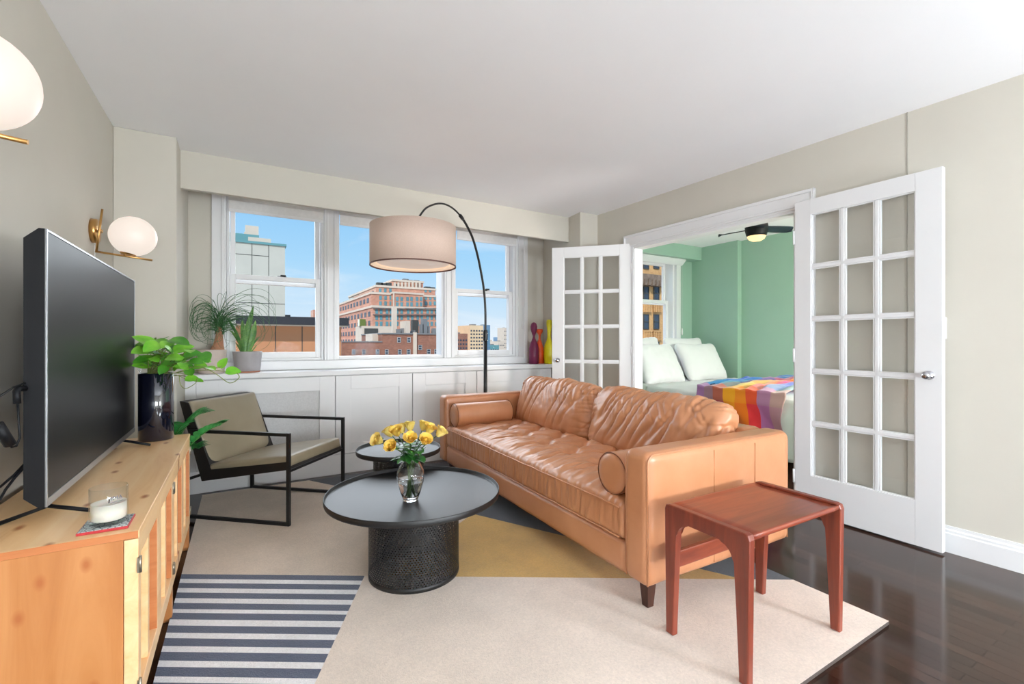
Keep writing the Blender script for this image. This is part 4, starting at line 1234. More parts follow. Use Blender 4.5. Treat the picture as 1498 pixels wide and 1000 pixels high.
# ------------------------------------------------------------------ bedroom
bed = thing('bed', 'bed with white bedding and upholstered headboard in green bedroom', 'bed', (4.53, 3.02, 0))
bw, bl_ = .78, 1.0
M['sheet'] = plain('white_cotton', (232,232,234), .85, nscale=6, var=.02)
b = newbm(); vs = roundbox(b, bw-.02, 1.0, .11, .03, (10,12,6)); xform(b, vs, Matrix.Translation((0, 0, .26))); obj('bed_frame', b, plain('grey_bed_fabric', (170,166,160), .8, bstr=.2, bscale=300), bed)
def dd(p, n):
    return .012*fbm(p.x*4, p.y*4, p.z*4)+.006*ridge(p.x*5, p.y*9, p.z*3)
b = newbm(); vs = roundbox(b, bw+.02, 1.10, .145, .09, (50,60,14), disp=dd); xform(b, vs, Matrix.Translation((0, -.07, .51))); obj('mattress', b, M['sheet'], bed)
# duvet falling over the sides
b = newbm()
nx_, ny_ = 80, 80
g = []
for i in range(nx_+1):
    row = []
    for j in range(ny_+1):
        u = -1.30+2.60*i/nx_; v = -1.60+2.03*j/ny_       # cloth coordinates
        x = max(-bw-.045, min(bw+.045, u)); over = max(0, abs(u)-bw-.045)
        y = max(-1.20, v); overy = max(0, -1.20-v)
        z = .672+.018*fbm(u*2.2, v*2.2, 1)+.010*ridge(u*4, v*3, 2)
        o_ = max(over, overy)
        z -= o_*.98
        if over > 0: x += math.copysign(.02*math.sin(v*17)+.012*math.sin(v*31+1)+.02, u)*sm(over/.15)
        if overy > 0: y -= (.02+.018*math.sin(u*16)+.010*math.sin(u*37))*sm(overy/.15)
        edge = sm((abs(u)-bw+.10)/.12); z -= .02*edge*(1 if over == 0 else 1)
        row.append(b.verts.new((x, y, z)))
    g.append(row)
for i in range(nx_):
    for j in range(ny_):
        f = b.faces.new((g[i][j], g[i+1][j], g[i+1][j+1], g[i][j+1])); f.smooth = True
du = obj('duvet', b, M['sheet'], bed)
md = du.modifiers.new('t', 'SOLIDIFY'); md.thickness = .02
b = newbm(); vs = roundbox(b, .84, .045, .36, .035, (40,6,20)); xform(b, vs, Matrix.Translation((0, 1.12, .69))); obj('headboard', b, plain('beige_headboard_fabric', (186,180,172), .85, bstr=.25, bscale=300), bed)
# pillows: top-level things
def pillow(x, y, z, rx, rz, label, w=.34, h=.25, t=.085, seed=0):
    b = newbm()
    def shape(p, n):
        u = p.x/w; v = p.y/h; k = max(0, (1-abs(u)**2.6))*max(0, (1-abs(v)**2.6))
        q = p.copy(); q.z = p.z*(.22+.95*k**.5)
        q.x = p.x*(1-.06*(1-abs(v))*abs(u)); q.y = p.y*(1-.07*(1-abs(u))*abs(v)); return q
    def disp(p, n): return .007*fbm(p.x*7, p.y*7, seed)+.006*ridge(p.x*6+seed, p.y*6, 0)*sm((math.hypot(p.x/w, p.y/h)-.4))
    roundbox(b, w, h, t, .05, (34,28,8), disp=disp, shape=shape)
    o = obj('pillow', b, M['sheet']); o.location = (x, y, z); o.rotation_euler = (rx, 0, rz)
    tag(o, label, 'pillow', 'white pillows on the bed'); return o
P80 = math.radians(78)
pillow(4.12, 3.93, .93, P80, .03, 'white pillow against headboard behind the left front pillow', seed=1)
pillow(4.92, 3.93, .93, P80, -.03, 'white pillow against headboard behind the right front pillow', seed=2)
pillow(4.17, 3.70, .87, math.radians(62), .05, 'white pillow propped in front on left side of bed', seed=3)
pillow(4.95, 3.71, .875, math.radians(62), -.04, 'white pillow propped in front on right side of bed', seed=4)
# plaid throw
def plaid():
    m, nt, bb = nodemat('colourful_plaid_wool')
    tc = nt.nodes.new('ShaderNodeTexCoord'); sp_ = nt.nodes.new('ShaderNodeSeparateXYZ'); nt.links.new(tc.outputs['UV'], sp_.inputs[0])
    cols1 = [(235,120,110),(236,150,90),(120,170,150),(40,110,150),(30,80,170),(190,50,70),(70,60,130),(30,130,150)]
    cols2 = [(168,174,190),(150,140,206),(236,110,120),(240,150,70),(244,190,90),(110,70,100),(36,110,160),(24,90,186)]
    outs = []
    for ax, cols in (('X', cols1), ('Y', cols2)):
        n = len(cols)
        st = [((k+.0)/n, s2l(c)) for k, c in enumerate(cols)]
        outs.append(ramp(nt, sp_.outputs[ax], st, 'CONSTANT'))
    mx = nt.nodes.new('ShaderNodeMixRGB'); mx.blend_type = 'MIX'; mx.inputs[0].default_value = .62
    nt.links.new(outs[0], mx.inputs[1]); nt.links.new(outs[1], mx.inputs[2]); nt.links.new(mx.outputs[0], bb.inputs['Base Color'])
    hs = nt.nodes.new('ShaderNodeHueSaturation'); hs.inputs['Saturation'].default_value = 1.2; nt.links.new(mx.outputs[0], hs.inputs['Color']); nt.links.new(hs.outputs[0], bb.inputs['Base Color'])
    setc(bb, 'Roughness', .9); setc(bb, 'Sheen Weight', .3); return m
thr = thing('plaid_throw', 'multicoloured plaid wool throw laid across foot of the bed', 'throw', (4.53, 2.20, .70))
b = newbm(); uvl = b.loops.layers.uv.new('UVMap')
NX, NY = 110, 60; g = []
hx_ = bw+.045+.035
for i in range(NX+1):
    row = []
    for j in range(NY+1):
        s = i/NX; t = j/NY
        u = -1.22+2.0*s                # across bed, hanging over near (left) side
        v = -.24+.78*t+.10*math.sin(s*3.0)-.22*(1-s)**2*(t-.0)*0
        z = .0+.012
        y = v+.045*fbm(u*2, t*2, 7)
        f1 = .042*math.sin(t*17+s*4+2*noise.noise(Vector((s*3, t*2, 0))))+.02*fbm(s*6, t*8, 3)
        over = max(0, -u-hx_)
        x = max(-hx_, u)
        if over > 0:
            z -= over*.97; x -= .035*sm(over/.12)+.025*math.sin(t*13+over*9)*sm(over/.25)
            z += .0
        else: z += abs(f1)*1.1*(.25+.75*sm((u+hx_)/.35))
        zz = z
        ys = y
        if ys < -.41: 
            oy = -.41-ys; zz -= oy*.9; ys = -.41-.06*sm(oy/.1)-.015*math.sin(s*40)
        row.append(b.verts.new((x, ys, zz)))
    g.append(row)
for i in range(NX):
    for j in range(NY):
        f = b.faces.new((g[i][j], g[i+1][j], g[i+1][j+1], g[i][j+1])); f.smooth = True
        for lp, (uu, vv) in zip(f.loops, ((i/NX, j/NY), ((i+1)/NX, j/NY), ((i+1)/NX, (j+1)/NY), (i/NX, (j+1)/NY))): lp[uvl].uv = (uu*.999, vv*.999)
o = obj('wool_cloth', b, plaid(), thr); md = o.modifiers.new('t', 'SOLIDIFY'); md.thickness = .006
b = newbm(); rnd = random.Random(3)
for k in range(46):
    x = -.72+k*.02; tube(b, [(x, .50+.04*math.sin(k), .03), (x+rnd.uniform(-.01,.01), .56+.04*math.sin(k), .018), (x+rnd.uniform(-.02,.02), .62+.03*math.sin(k), .008)], .003, 4, False)
obj('fringe', b, plain('dark_wool_fringe', (54,74,120), .9), thr)['kind'] = 'stuff'

# ceiling fan
FX, FY = 4.455, 2.70
fan = thing('ceiling_fan', 'black three-bladed ceiling fan with lit bowl lamp in the bedroom', 'ceiling fan', (FX, FY, CH))
b = newbm(); lathe(b, [(0,-.0005),(.062,-.0005),(.070,-.03),(.066,-.055),(.05,-.06),(.05,-.062)], 36); obj('canopy', b, M['blackp'], fan)
b = newbm(); lathe(b, [(0.05,-.055),(.078,-.07),(.098,-.105),(.105,-.15),(.103,-.19),(.094,-.225),(.086,-.243),(0,-.243)], 40); obj('motor_housing', b, M['blackp'], fan)
b = newbm(); lathe(b, [(.085,-.2435),(.083,-.250),(.070,-.272),(.045,-.287),(0,-.293)], 40); obj('bowl_lamp', b, emit('warm_bowl_glow', (255,214,150), 1.6), fan)
# blade towards image right, one away-left, one near-left
rgt = Vector((math.cos(TH), -math.sin(TH), 0))
base_a = math.atan2(rgt.y, rgt.x)+math.radians(8)
M['bladem'] = plain('dark_navy_blade', (26,38,52), .45)
for k in range(3):
    a = base_a+k*2*PI/3
    b = newbm(); rows = []
    n = 16
    for i in range(n+1):
        t = i/n; r_ = .08+.31*t; w = .046+.020*math.sin(PI*min(1, t*.9))
        if t > .85: w *= math.sqrt(max(0, 1-((t-.85)/.15)**2))+.02
        rows.append([(r_, -w, .014), (r_, w, -.014)])
    T_ = []
    for rr in rows: T_.append([b.verts.new((rr[0][0], rr[0][1], rr[0][2]+.004)), b.verts.new((rr[1][0], rr[1][1], rr[1][2]+.004)), b.verts.new((rr[1][0], rr[1][1], rr[1][2]-.004)), b.verts.new((rr[0][0], rr[0][1], rr[0][2]-.004))])
    for A, B in zip(T_[:-1], T_[1:]):
        for q in range(4): b.faces.new((A[q], A[(q+1)%4], B[(q+1)%4], B[q]))
    b.faces.new(T_[0]); b.faces.new(T_[-1][::-1])
    obj('fan_blade', b, M['bladem'], fan, Matrix.Translation((0,0,-.165)) @ Matrix.Rotation(a, 4, 'Z'))

# bedroom window
r = structroot('window_4', ((BWX0+BWX1)/2, BY, BWZ0)); T = Matrix.Translation((-(BWX0+BWX1)/2, -BY, -BWZ0))
b = newbm(); frame_ring(b, BWX0, BWX1, BWZ0, BWZ1, .03, BY+.02, BY+.195, .003, wr=.035); obj('window_frame', b, M['trim'], r, T)
zm = 1.66
b = newbm(); frame_ring(b, BWX0+.031, BWX1-.036, BWZ0+.031, zm+.03, .045, BY+.10, BY+.135, .003); obj('lower_sash', b, M['trim'], r, T)
b = newbm(); frame_ring(b, BWX0+.031, BWX1-.036, zm-.03, BWZ1-.031, .04, BY+.15, BY+.185, .003); obj('upper_sash', b, M['trim'], r, T)
b = newbm(); box(b, BWX0+.06, BY+.116, BWZ0+.06, BWX1-.07, BY+.119, zm); box(b, BWX0+.06, BY+.166, zm, BWX1-.07, BY+.169, BWZ1-.06); obj('panes', b, M['pane'], r, T)
b = newbm(); box(b, BWX0-.09, BY-.02, BWZ0-.09, BWX0+.01, BY+.03, BWZ1, .004); box(b, BWX1-.01, BY-.02, BWZ0-.09, BWX1+.075, BY+.03, BWZ1-.06, .004)
prism(b, [(BY-.02, BWZ1-.07),(BY-.045,BWZ1-.05),(BY-.09,BWZ1-.005),(BY-.09,BWZ1+.002),(BY,BWZ1+.002),(BY,BWZ1-.07)], 'x', BWX0-.12, BWX1+.10)
obj('casing', b, M['trim'], r, T)
t = thing('blind_cord', 'thin white cord with toggle right of the bedroom window', 'blind cord', (BWX1+.10, BY-.02, 1.26))
b = newbm(); tube(b, [(0,0,.04),(0,0,.93)], .0025, 6); obj('cord', b, M['trim'], t)
b = newbm(); lathe(b, [(0,-.05),(.011,-.04),(.013,0),(.009,.045),(0,.05)], 12); obj('toggle', b, M['trim'], t)

# ------------------------------------------------------------------ outside world
def aty(px, py, Y):
    u = (px-749)/672.; d = (math.sin(TH)+math.cos(TH)*u, math.cos(TH)-math.sin(TH)*u); t = Y/d[1]
    return d[0]*t, H0-(py-500)/672.*t
def brickm(name, c1, c2, mort, sc=3.0):
    m, nt, bb = nodemat(name); v = texco(nt, (1,1,1), (PI/2,0,0)); br = nt.nodes.new('ShaderNodeTexBrick'); nt.links.new(v, br.inputs['Vector'])
    br.inputs['Scale'].default_value = sc; br.inputs['Color1'].default_value = s2l(c1); br.inputs['Color2'].default_value = s2l(c2); br.inputs['Mortar'].default_value = s2l(mort)
    f = noisen(nt, texco(nt), .35, 4); mx = nt.nodes.new('ShaderNodeMixRGB'); mx.blend_type = 'MULTIPLY'; mx.inputs[0].default_value = .5
    nt.links.new(br.outputs['Color'], mx.inputs[1]); nt.links.new(ramp(nt, f, [(.3,(.65,.65,.65,1)),(.7,(1.2,1.2,1.2,1))]), mx.inputs[2]); nt.links.new(mx.outputs[0], bb.inputs['Base Color'])
    setc(bb, 'Roughness', .9); return m
X_ = {}
X_['conc'] = plain('pale_concrete', (186,186,176), .9, nscale=.6, var=.05)
X_['seam'] = plain('dark_panel_joint', (70,72,70), .9)
X_['teal'] = plain('teal_metal_screen', (96,146,150), .5)
X_['parapet'] = plain('black_parapet', (36,36,42), .6)
X_['stucco'] = plain('tan_stucco', (182,128,92), .9, nscale=.8, var=.04)
X_['brick'] = brickm('old_red_brick', (158,104,84), (134,84,68), (150,130,116), 2.2)
X_['brick2'] = brickm('pink_brick', (204,146,122), (186,126,104), (200,170,150), .8)
X_['light'] = plain('pale_stone', (204,190,174), .9, nscale=.3, var=.05)
X_['cream'] = plain('cream_brick', (222,196,160), .9, nscale=.3, var=.06)
X_['blue'] = plain('blue_glass_facade', (96,130,160), .3, nscale=.2, var=.2)
X_['win'] = plain('dark_city_window', (52,66,82), .7, nscale=.5, var=.3)
X_['tealw'] = plain('teal_city_window', (92,140,150), .6, nscale=.3, var=.25)  # teal windows, paler than the dark city ones
X_['roof'] = plain('grey_roof', (120,122,124), .9)
X_['tan'] = brickm('ochre_brick', (206,162,106), (190,144,92), (200,170,130), 3.0)
X_['ground'] = plain('far_city_ground', (120,118,114), .95, nscale=.02, var=.2)
b = newbm(); box(b, -800, 8, -60.5, 1600, 2500, -60); struct('city_ground', b, X_['ground'])  # flat ground plane under the distant city
def bldg(label, loc, name='building', cat='building'): return thing(name, label, cat, loc)
def part(name, parent, mat, boxes, bv=0):
    b = newbm(); L = parent.location
    for (x0,y0,z0,x1,y1,z1) in boxes: box(b, x0-L.x, y0-L.y, z0-L.z, x1-L.x, y1-L.y, z1-L.z, bv)
    return obj(name, b, mat, parent)
# concrete tower
Y = 42.
xr, zt = aty(417, 360.5, Y); xl, _ = aty(300, 355, Y)
t = bldg('windowless pale grey concrete tower seen through the left window', ((xr+xl)/2, Y, -60))
part('tower_wall', t, X_['conc'], [(xl, Y, -60, xr, Y+14, zt)])
sm_ = []
for px in (368.5, 393): x, _ = aty(px, 400, Y); sm_.append((x-.018, Y-.02, -20, x+.018, Y+.01, zt))
for py, pa, pb in ((371, 300, 393), (442.5, 300, 417)):
    _, z = aty((pa+pb)/2, py, Y); xa, _ = aty(pa, py, Y); xb, _ = aty(pb, py, Y); sm_.append((xa, Y-.02, z-.018, xb, Y+.01, z+.018))
part('panel_joint', t, X_['seam'], sm_)
part('roof_edge', t, X_['teal'], [(xl, Y-.1, zt, xr+.1, Y+14, zt+.18)])
xa, za = aty(379, 344, Y+3); part('roof_screen', t, X_['teal'], [(xl, Y+3, zt, xa, Y+8, za)])
xa, za = aty(357, 339, Y+4); xb, _ = aty(378, 338, Y+4); part('roof_plant', t, X_['light'], [(xa, Y+4, zt, xb, Y+7, za), (xb-1.0, Y+3.5, zt, xb, Y+6, za+.5), (xb-.8, Y+2.5, zt, xb+.9, Y+3.4, zt+1.0)])
# tan wall with black parapet
Y = 13.
xr, zt = aty(499, 466.5, Y); xl, _ = aty(250, 470, Y); _, z1 = aty(430, 475.3, Y); _, z0t = aty(430, 464.2, Y)
t = bldg('low tan stucco building with black roof parapet outside the left window', ((xl+xr)/2, Y, -60))
part('stucco_wall', t, X_['stucco'], [(xl, Y, -60, xr, Y+11, z1)])
part('parapet', t, X_['parapet'], [(xl-.1, Y-.42, z1, xr+.12, Y+11, z0t)])
part('flashing', t, X_['light'], [(xl, Y-.24, z1-.03, xr+.13, Y+.0, z1+.01)])
for px in (403, 442, 464): x, _ = aty(px, 490, Y); part('wall_joint', t, X_['seam'], [(x-.01, Y-.006, -20, x+.01, Y, z1)])
# small things on that skyline
x, z = aty(418, 454, 60); t = bldg('dark narrow rooftop chimney beside the concrete tower', (x, 60, -60), 'chimney', 'chimney'); part('shaft', t, X_['parapet'], [(x-.5, 60, -60, x+.5, 61, z-.5), (x-.8, 60, z-1.4, x+.8, 61, z-1.1)])
x, z = aty(465, 453, 420); x2, _ = aty(470, 453, 420); x3, _ = aty(458, 453, 420); t = bldg('distant pink building at right edge of the left window', (x, 420, -60)); part('wall', t, X_['brick2'], [(x3, 420, -60, x2+3, 435, z)])
# near brick building
Y = 62.
t = bldg('old red brick building with small windows low in the middle window', (aty(580,500,Y)[0], Y, -60))
x0, _ = aty(499.5, 500, Y); x1, zl = aty(559, 500.5, Y); x2, zr = aty(604, 489, Y); x3, _ = aty(609, 489, Y); x4, _ = aty(662, 489, Y)
part('wall', t, X_['brick'], [(x0, Y, -60, x1, Y+12, zl), (x1, Y, -60, x4, Y+12, zr)])
part('pilaster', t, X_['light'], [(x2, Y-.25, -60, x3, Y, zr+.3)])
part('coping', t, X_['roof'], [(x1-.1, Y-.15, zr, x4, Y+12, zr+.18), (x0, Y-.1, zl, x1, Y+12, zl+.15)])
part('roof_bulkhead', t, X_['light'], [(aty(545,497,Y+2)[0], Y+2, zl, aty(559,490,Y+2)[0], Y+6, zr+.1), (aty(594,468,Y+6)[0], Y+6, zr, aty(600,468,Y+6)[0], Y+9, aty(594,469,Y+6)[1])])
fr_ = plain('pale_window_surround', (196,200,200), .6)
for px, py in ((517.5,514.5),(532,514.5),(552,514.5),(565.5,514.5),(584.5,514.5),(597.5,514.5),(627,514),(638,514),(583.5,497),(598,497),(614.5,508)):
    x, z = aty(px, py, Y); w = aty(px+2.6, py, Y)[0]-x; h = .34
    wn = part('window', t, X_['win'], [(x-w, Y-.05, z-h, x+w, Y, z+h)])
    part('window_surround', wn, fr_, []) if 0 else None
    b = newbm(); L = t.location; frame_ring(b, x-w-L.x, x+w-L.x, z-h-L.z, z+h-L.z, .045, -.09, -.05, 0); box(b, x-w-L.x, -.09, z-.03-L.z, x+w-L.x, -.05, z+.03-L.z); f = obj('window_bars', b, fr_, wn)
x, z = aty(577.5, 449, Y+8); part('chimney_pipe', t, X_['light'], [(x-.35, Y+8, zr, x+.35, Y+8.6, z)])
for px, pt, w in ((622,466,1.1),(618,474,.5),(628,477,.4),(584,481,.6),(590,480,.5),(606,483,.5),(600,484,.6),(636,480,.6),(641,479,.4)):
    x, z = aty(px, pt, Y+7); part('roof_unit', t, X_['light'] if px % 2 else X_['roof'], [(x-w*.35, Y+7, zr, x+w*.35, Y+8, z)])
x, z = aty(608, 468, Y+9); part('water_tank', t, X_['seam'], [(x-.5, Y+9, zr, x+.5, Y+10, z)])
# stepped brick apartment block
Y = 150.
t = bldg('large stepped pinkish brick apartment block centred in the middle window', (aty(590,450,Y)[0], Y, -60))
tiers = [  # px0, px1, ytop, Yfront, name
 (545, 650, 449.5, Y), (538.5, 643, 429.5, Y+6), (550, 637, 419.5, Y+12), (574.5, 619, 411, Y+18)]
L = t.location
wins = []
X_['brickside'] = X_['brick2']
for i, (p0, p1, yt, Yf) in enumerate(tiers):
    x0, z = aty(p0, yt, Yf); x1, _ = aty(p1, yt, Yf)
    if i == 1: x0 = aty(545, yt, Yf)[0]-.5
    part('tier_wall', t, X_['brick2'], [(x0, Yf, -60, x1, Yf+70-12*i, z)])
    part('tier_coping', t, X_['light'], [(x0-.3, Yf-.3, z, x1+.3, Yf+70-12*i, z+.7)])
# projecting front bay with white edge line
x0, z = aty(576, 429, Y+3); x1, _ = aty(619, 429, Y+3)
part('front_bay', t, X_['brick2'], [(x0, Y+3, -60, x1, Y+6, z)]); part('bay_coping', t, X_['light'], [(x0-.3, Y+2.7, z, x1+.3, Y+6, z+.6), (x0-.25, Y+2.7, z-16, x0+.15, Y+3, z)])
# piers on the crown
for k in range(8):
    px = 577+k*5.2; x, z = aty(px, 413, Y+18); part('crown_pier', t, X_['light'], [(x-.35, Y+17.3, z-12, x+.35, Y+18, z)])
def city_windows(tb, Yf, cols, rows, w=1.25, h=1.25, mat='tealw', depth=.12):
    for px in cols:
        for py in rows:
            x, z = aty(px, py, Yf); part('window', tb, X_[mat], [(x-w, Yf-depth, z-h, x+w, Yf, z+h)])
city_windows(t, Y, [551,557.5,566,572,581,587.5,597,603,611,617,625.5,631.5,638,643], [455.5, 464.5, 473.5], .42, .72)
city_windows(t, Y+3, [581,587.5,596,602,610,616], [437, 445], .42, .7)
city_windows(t, Y+6, [556.5,564,571.5,623,629.5,636], [435.5, 443.5], .42, .7)
city_windows(t, Y+12, [556,563.5,571,622.5,629], [424.5], .42, .7)
city_windows(t, Y+18, [580,613.5], [418,426], .5, .8, 'win')
# balconies slabs casting slanted shadows
for px in (554,569,584,600,614,628.5,640.5):
    for py, Yf in ((459.8, Y), (450.8, Y)):
        x, z = aty(px, py, Yf); part('balcony', t, X_['roof'], [(x-1.9, Yf-.9, z-.15, x+1.9, Yf, z)])
# left wing receding down the street, facing the sun
rr_ = []
for i, (p0, p1, yt, Yf) in enumerate(tiers[:3]):
    xx, z = aty(p0, yt, Yf)
    if i == 1: xx = aty(545, yt, Yf)[0]-.5
    for k in range(11-i):
        yy = Yf+3+k*5.4
        for dz in ((1.9, 4.9, 7.9, 10.9) if i == 0 else (1.9,)): rr_.append((xx-.12, yy, z-dz-.8, xx, yy+2.6, z-dz+.8))
part('wing_windows', t, X_['win'], rr_)['kind'] = 'stuff'
x0, z = aty(545, 449.5, Y)
part('wing_wall', t, X_['brick2'], [(x0-7.5, Y-1, -60, x0-.05, Y+90, z-13)])
part('wing_windows', t, X_['win'], [(x0-7.6, Y+2+k*5.4, z-16-r*3.4, x0-7.5, Y+4.4+k*5.4, z-14.4-r*3.4) for k in range(15) for r in range(3)])['kind'] = 'stuff'
part('roof_plant', t, X_['teal'], [(x0+2, Y+40, z+3, x0+8, Y+60, z+6.5), (x0+3, Y+66, z+3, x0+8, Y+84, z+6)])
for px, pt in ((578,408.5),(585,409),(594,407.5),(600,409),(610,409.5)):
    x, zz = aty(px, pt, Y+20); part('roof_unit', t, X_['roof'], [(x-1.0, Y+20, zz-3, x+1.0, Y+22, zz)])
for px, pt in ((556,413),(562,414),(569,413.5),(626,419),(633,420)):
    x, zz = aty(px, pt, Y+14); part('roof_unit', t, X_['seam'], [(x-1.0, Y+14, zz-3, x+1.0, Y+16, zz)])
# lower pale block in front-left with terrace
x0, z = aty(530, 476.5, 120.); x1, _ = aty(577, 476, 120.)
t2 = bldg('low pale rooftop block in front of the stepped brick apartments', (x0, 120, -60)); part('wall', t2, X_['light'], [(x0, 120, -60, x1, 128, z)])
part('window_strip', t2, X_['seam'], [(aty(533,482,120)[0], 119.9, z-4.2, aty(553,482,120)[0], 120, z-.6)])
part('planting', t2, leafmat('roof_shrubs', (86,100,40), (110,122,56)), [(aty(526,471,121)[0], 121, z, aty(535,471,121)[0], 123, z+1.8)])
# right window skyline
def simple(label, px0, px1, yt, Y, mat, rows=0, cols=0, wm='win', dep=14, side=None):
    x0, z = aty(px0, yt, Y); x1, _ = aty(px1, yt, Y)
    t = bldg(label, ((x0+x1)/2, Y, -60)); part('wall', t, X_[mat], [(x0, Y, -60, x1, Y+dep, z)])
    part('roof_unit', t, X_['roof'], [((x0*.6+x1*.4), Y+3, z, (x0*.3+x1*.7), Y+6, z+(x1-x0)*.10)])
    if rows:
        H = (x1-x0)
        for r_ in range(rows):
            zz = z-1.2*(1+Y/200)-r_*((514-yt)/672*Y*1.17)/rows*1.0
            bx_ = []
            for c in range(cols):
                xx = x0+(c+.5)*(x1-x0)/cols; w = (x1-x0)/cols*.28; bx_.append((xx-w, Y-.1, zz-w*.9, xx+w, Y, zz+w*.9))
            p = part('window_row', t, X_[wm], bx_)
    return t
simple('dark brown brick building at left of the right window view', 668, 684, 487.5, 120., 'brick', 5, 4)
simple('cream apartment tower seen behind the arc lamp pole', 687.5, 707, 475.5, 170., 'cream', 8, 5)
simple('blue glass tower just right of the cream tower', 707.5, 717, 475, 185., 'blue', 8, 3, 'tealw')
simple('low dark green-glass building right of the blue tower', 717, 730, 504.5, 240., 'teal', 2, 4, dep=8)
simple('pale low building near right edge of the right window', 728, 738, 499, 300., 'light', 2, 4)
simple('slender pale tower at the right edge of the right window', 737.5, 742, 479, 400., 'light', 6, 2)
simple('small distant blue building on the skyline', 728, 737, 493, 620., 'blue')
for k in range(9):
    px = 665+k*11; 
x0, z = aty(650, 500.5, 900.); x1, _ = aty(790, 500.5, 900.)
t = bldg('hazy line of very distant low buildings on the horizon', ((x0+x1)/2, 900, -60)); bx_ = []; rnd = random.Random(5)
for k in range(40):
    a = x0+(x1-x0)*k/40; bx_.append((a, 900+rnd.random()*20, -60, a+(x1-x0)/42, 940, z+rnd.uniform(-1, 6)))
part('roofline', t, X_['light'], bx_)
# ochre building outside the bedroom window
Y = 26.
x0, _ = aty(925, 400, Y); x1, zt = aty(972, 355, Y)
t = bldg('ochre brick building with carved cornice outside the bedroom window', ((x0+x1)/2, Y, -60))
part('wall', t, X_['tan'], [(x0-3, Y, -60, x1+.2, Y+10, zt)])
_, za = aty(955, 403, Y); _, zb_ = aty(955, 417, Y)
part('cornice', t, plain('weathered_stone', (120,104,90), .9, nscale=3, var=.3, bstr=.6), [(x0-3, Y-.5, zb_, x1+.3, Y, za)]+[(x0-3+k*.42, Y-.62, zb_-.12, x0-3+k*.42+.2, Y, zb_+.35) for k in range(22)])
for px in (944.5, 959.5):
    for py, hh in ((384, 10), (429, 11), (470.5, 12), (506,7)):
        x, z = aty(px, py, Y); w = aty(px+3.9, py, Y)[0]-x; h = hh/672.*Y*1.3
        wn = part('window', t, X_['win'], [(x-w, Y-.06, z-h, x+w, Y+.02, z+h)])
        b = newbm(); L = t.location; frame_ring(b, x-w-L.x, x+w-L.x, z-h-L.z, z+h-L.z, .06, -.10, -.06, 0); box(b, x-w-L.x, -.1, z-.04-L.z, x+w-L.x, -.06, z+.04-L.z); obj('window_bars', b, X_['seam'], wn)
    for py in (450, 491):
        x, z = aty(px, py, Y)
        part('balustrade', t, X_['tan'], [(x-.45+k*.2, Y-.25, z-.35, x-.45+k*.2+.09, Y-.12, z+.35) for k in range(5)]+[(x-.5, Y-.28, z+.33, x+.5, Y-.08, z+.43)])

# ------------------------------------------------------------------ lights
def fill_globe(x, y, z, r, power, label, col=(236,246,255)):  # unseen glowing globes, added only to brighten the rooms
    t = thing('added_fill_globe', label, 'floor lamp', (x, y, 0))
    b = newbm(); lathe(b, [(0,.0005),(.15,.0005),(.15,.015),(.02,.03),(.012,.05),(.012,z-r*.9),(.06,z-r*.93),(.05,z-r*.97),(0,z-r*.9)], 32); obj('stand', b, M['blackm'], t)
    b = newbm(); bmesh.ops.create_uvsphere(b, u_segments=24, v_segments=14, radius=r)
    obj('globe', b, emit('fill_globe_glow_%d' % int(abs(x*10+y*100)), col, power), t, Matrix.Translation((0,0,z)), smooth=True)
    return t
GP = 54.0
fill_globe(-.05, -1.7, .85, .30, GP*.42, 'added unseen fill light globe behind the console end')
fill_globe(1.0, -3.3, .85, .30, GP*1.35, 'added unseen fill light globe far back in the middle of the rear room')
fill_globe(2.5, -1.9, .85, .30, GP*1.55, 'added unseen fill light globe by the right wall of the rear room')
fill_globe(4.5, .55, 1.25, .25, 78, 'added unseen fill light globe in the bedroom', (255,244,238))
L = bpy.data.lights.new('sun', 'SUN'); L.energy = 3.6; L.angle = math.radians(.6); L.color = (1.0,.95,.88)
so = bpy.data.objects.new('sun', L); C.objects.link(so)
so.rotation_euler = Vector((.52,.62,-.62)).to_track_quat('-Z', 'Y').to_euler()

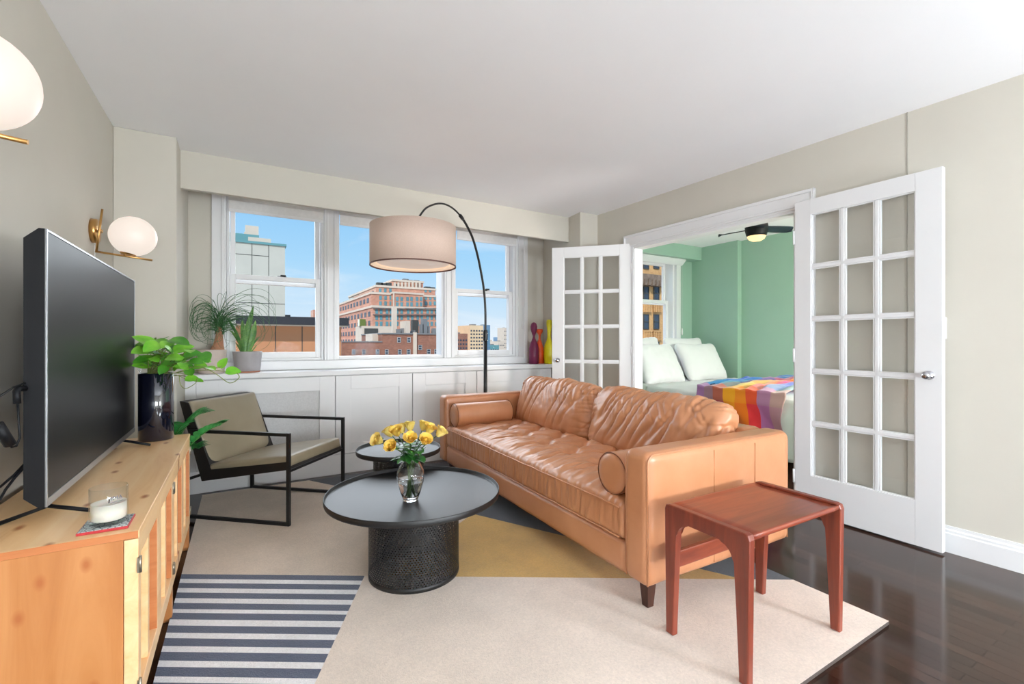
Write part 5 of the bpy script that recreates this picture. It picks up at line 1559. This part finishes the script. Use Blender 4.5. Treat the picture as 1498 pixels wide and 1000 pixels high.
L = bpy.data.lights.new('sky_fill_sun', 'SUN'); L.energy = 6.5; L.angle = math.radians(75); L.color = (.93,.97,1.0)  # added wide second sun, boosts the skylight coming through the windows
so = bpy.data.objects.new('sky_fill_sun', L); C.objects.link(so)
so.rotation_euler = Vector((-.10,-1,-.62)).to_track_quat('-Z', 'Y').to_euler()
# sky
w = bpy.data.worlds.new('sky'); bpy.context.scene.world = w; w.use_nodes = True; nt = w.node_tree
bg = nt.nodes['Background']
tc = nt.nodes.new('ShaderNodeTexCoord'); sp_ = nt.nodes.new('ShaderNodeSeparateXYZ'); nt.links.new(tc.outputs['Generated'], sp_.inputs[0])
base = ramp(nt, sp_.outputs['Z'], [(0.0, s2l((226,240,252))), (.06, s2l((206,232,252))), (.16, s2l((170,218,252))), (.30, s2l((138,200,248))), (1.0, s2l((90,160,235)))])
mp = nt.nodes.new('ShaderNodeMapping'); mp.inputs['Scale'].default_value = (1.2,1.2,6); nt.links.new(tc.outputs['Generated'], mp.inputs['Vector'])
f = noisen(nt, mp.outputs['Vector'], 2.2, 6, .55, .4)
cl = ramp(nt, f, [(.50, (0,0,0,1)), (.80, (.6,.6,.6,1))])
mx = nt.nodes.new('ShaderNodeMixRGB'); nt.links.new(cl, mx.inputs[0]); nt.links.new(base, mx.inputs[1]); mx.inputs[2].default_value = (1,1,1,1)
nt.links.new(mx.outputs[0], bg.inputs['Color']); bg.inputs['Strength'].default_value = 1.0

# ------------------------------------------------------------------ camera and view
cam = bpy.data.cameras.new('camera'); cam.sensor_width = 36; cam.lens = 36*672/1498.; cam.clip_start = .05; cam.clip_end = 4000
co_ = bpy.data.objects.new('camera', cam); C.objects.link(co_); co_.location = (0,0,H0); co_.rotation_euler = (PI/2, 0, -TH)
S = bpy.context.scene; S.camera = co_
S.view_settings.view_transform = 'Standard'; S.view_settings.look = 'None'; S.view_settings.gamma = 1; S.view_settings.exposure = 0
S.view_settings.use_curve_mapping = False
S.cycles.max_bounces = 14; S.cycles.diffuse_bounces = 6; S.cycles.glossy_bounces = 6; S.cycles.transmission_bounces = 10; S.cycles.transparent_max_bounces = 16
S.cycles.sample_clamp_indirect = 6
try: S.cycles.use_denoising = True
except Exception: pass
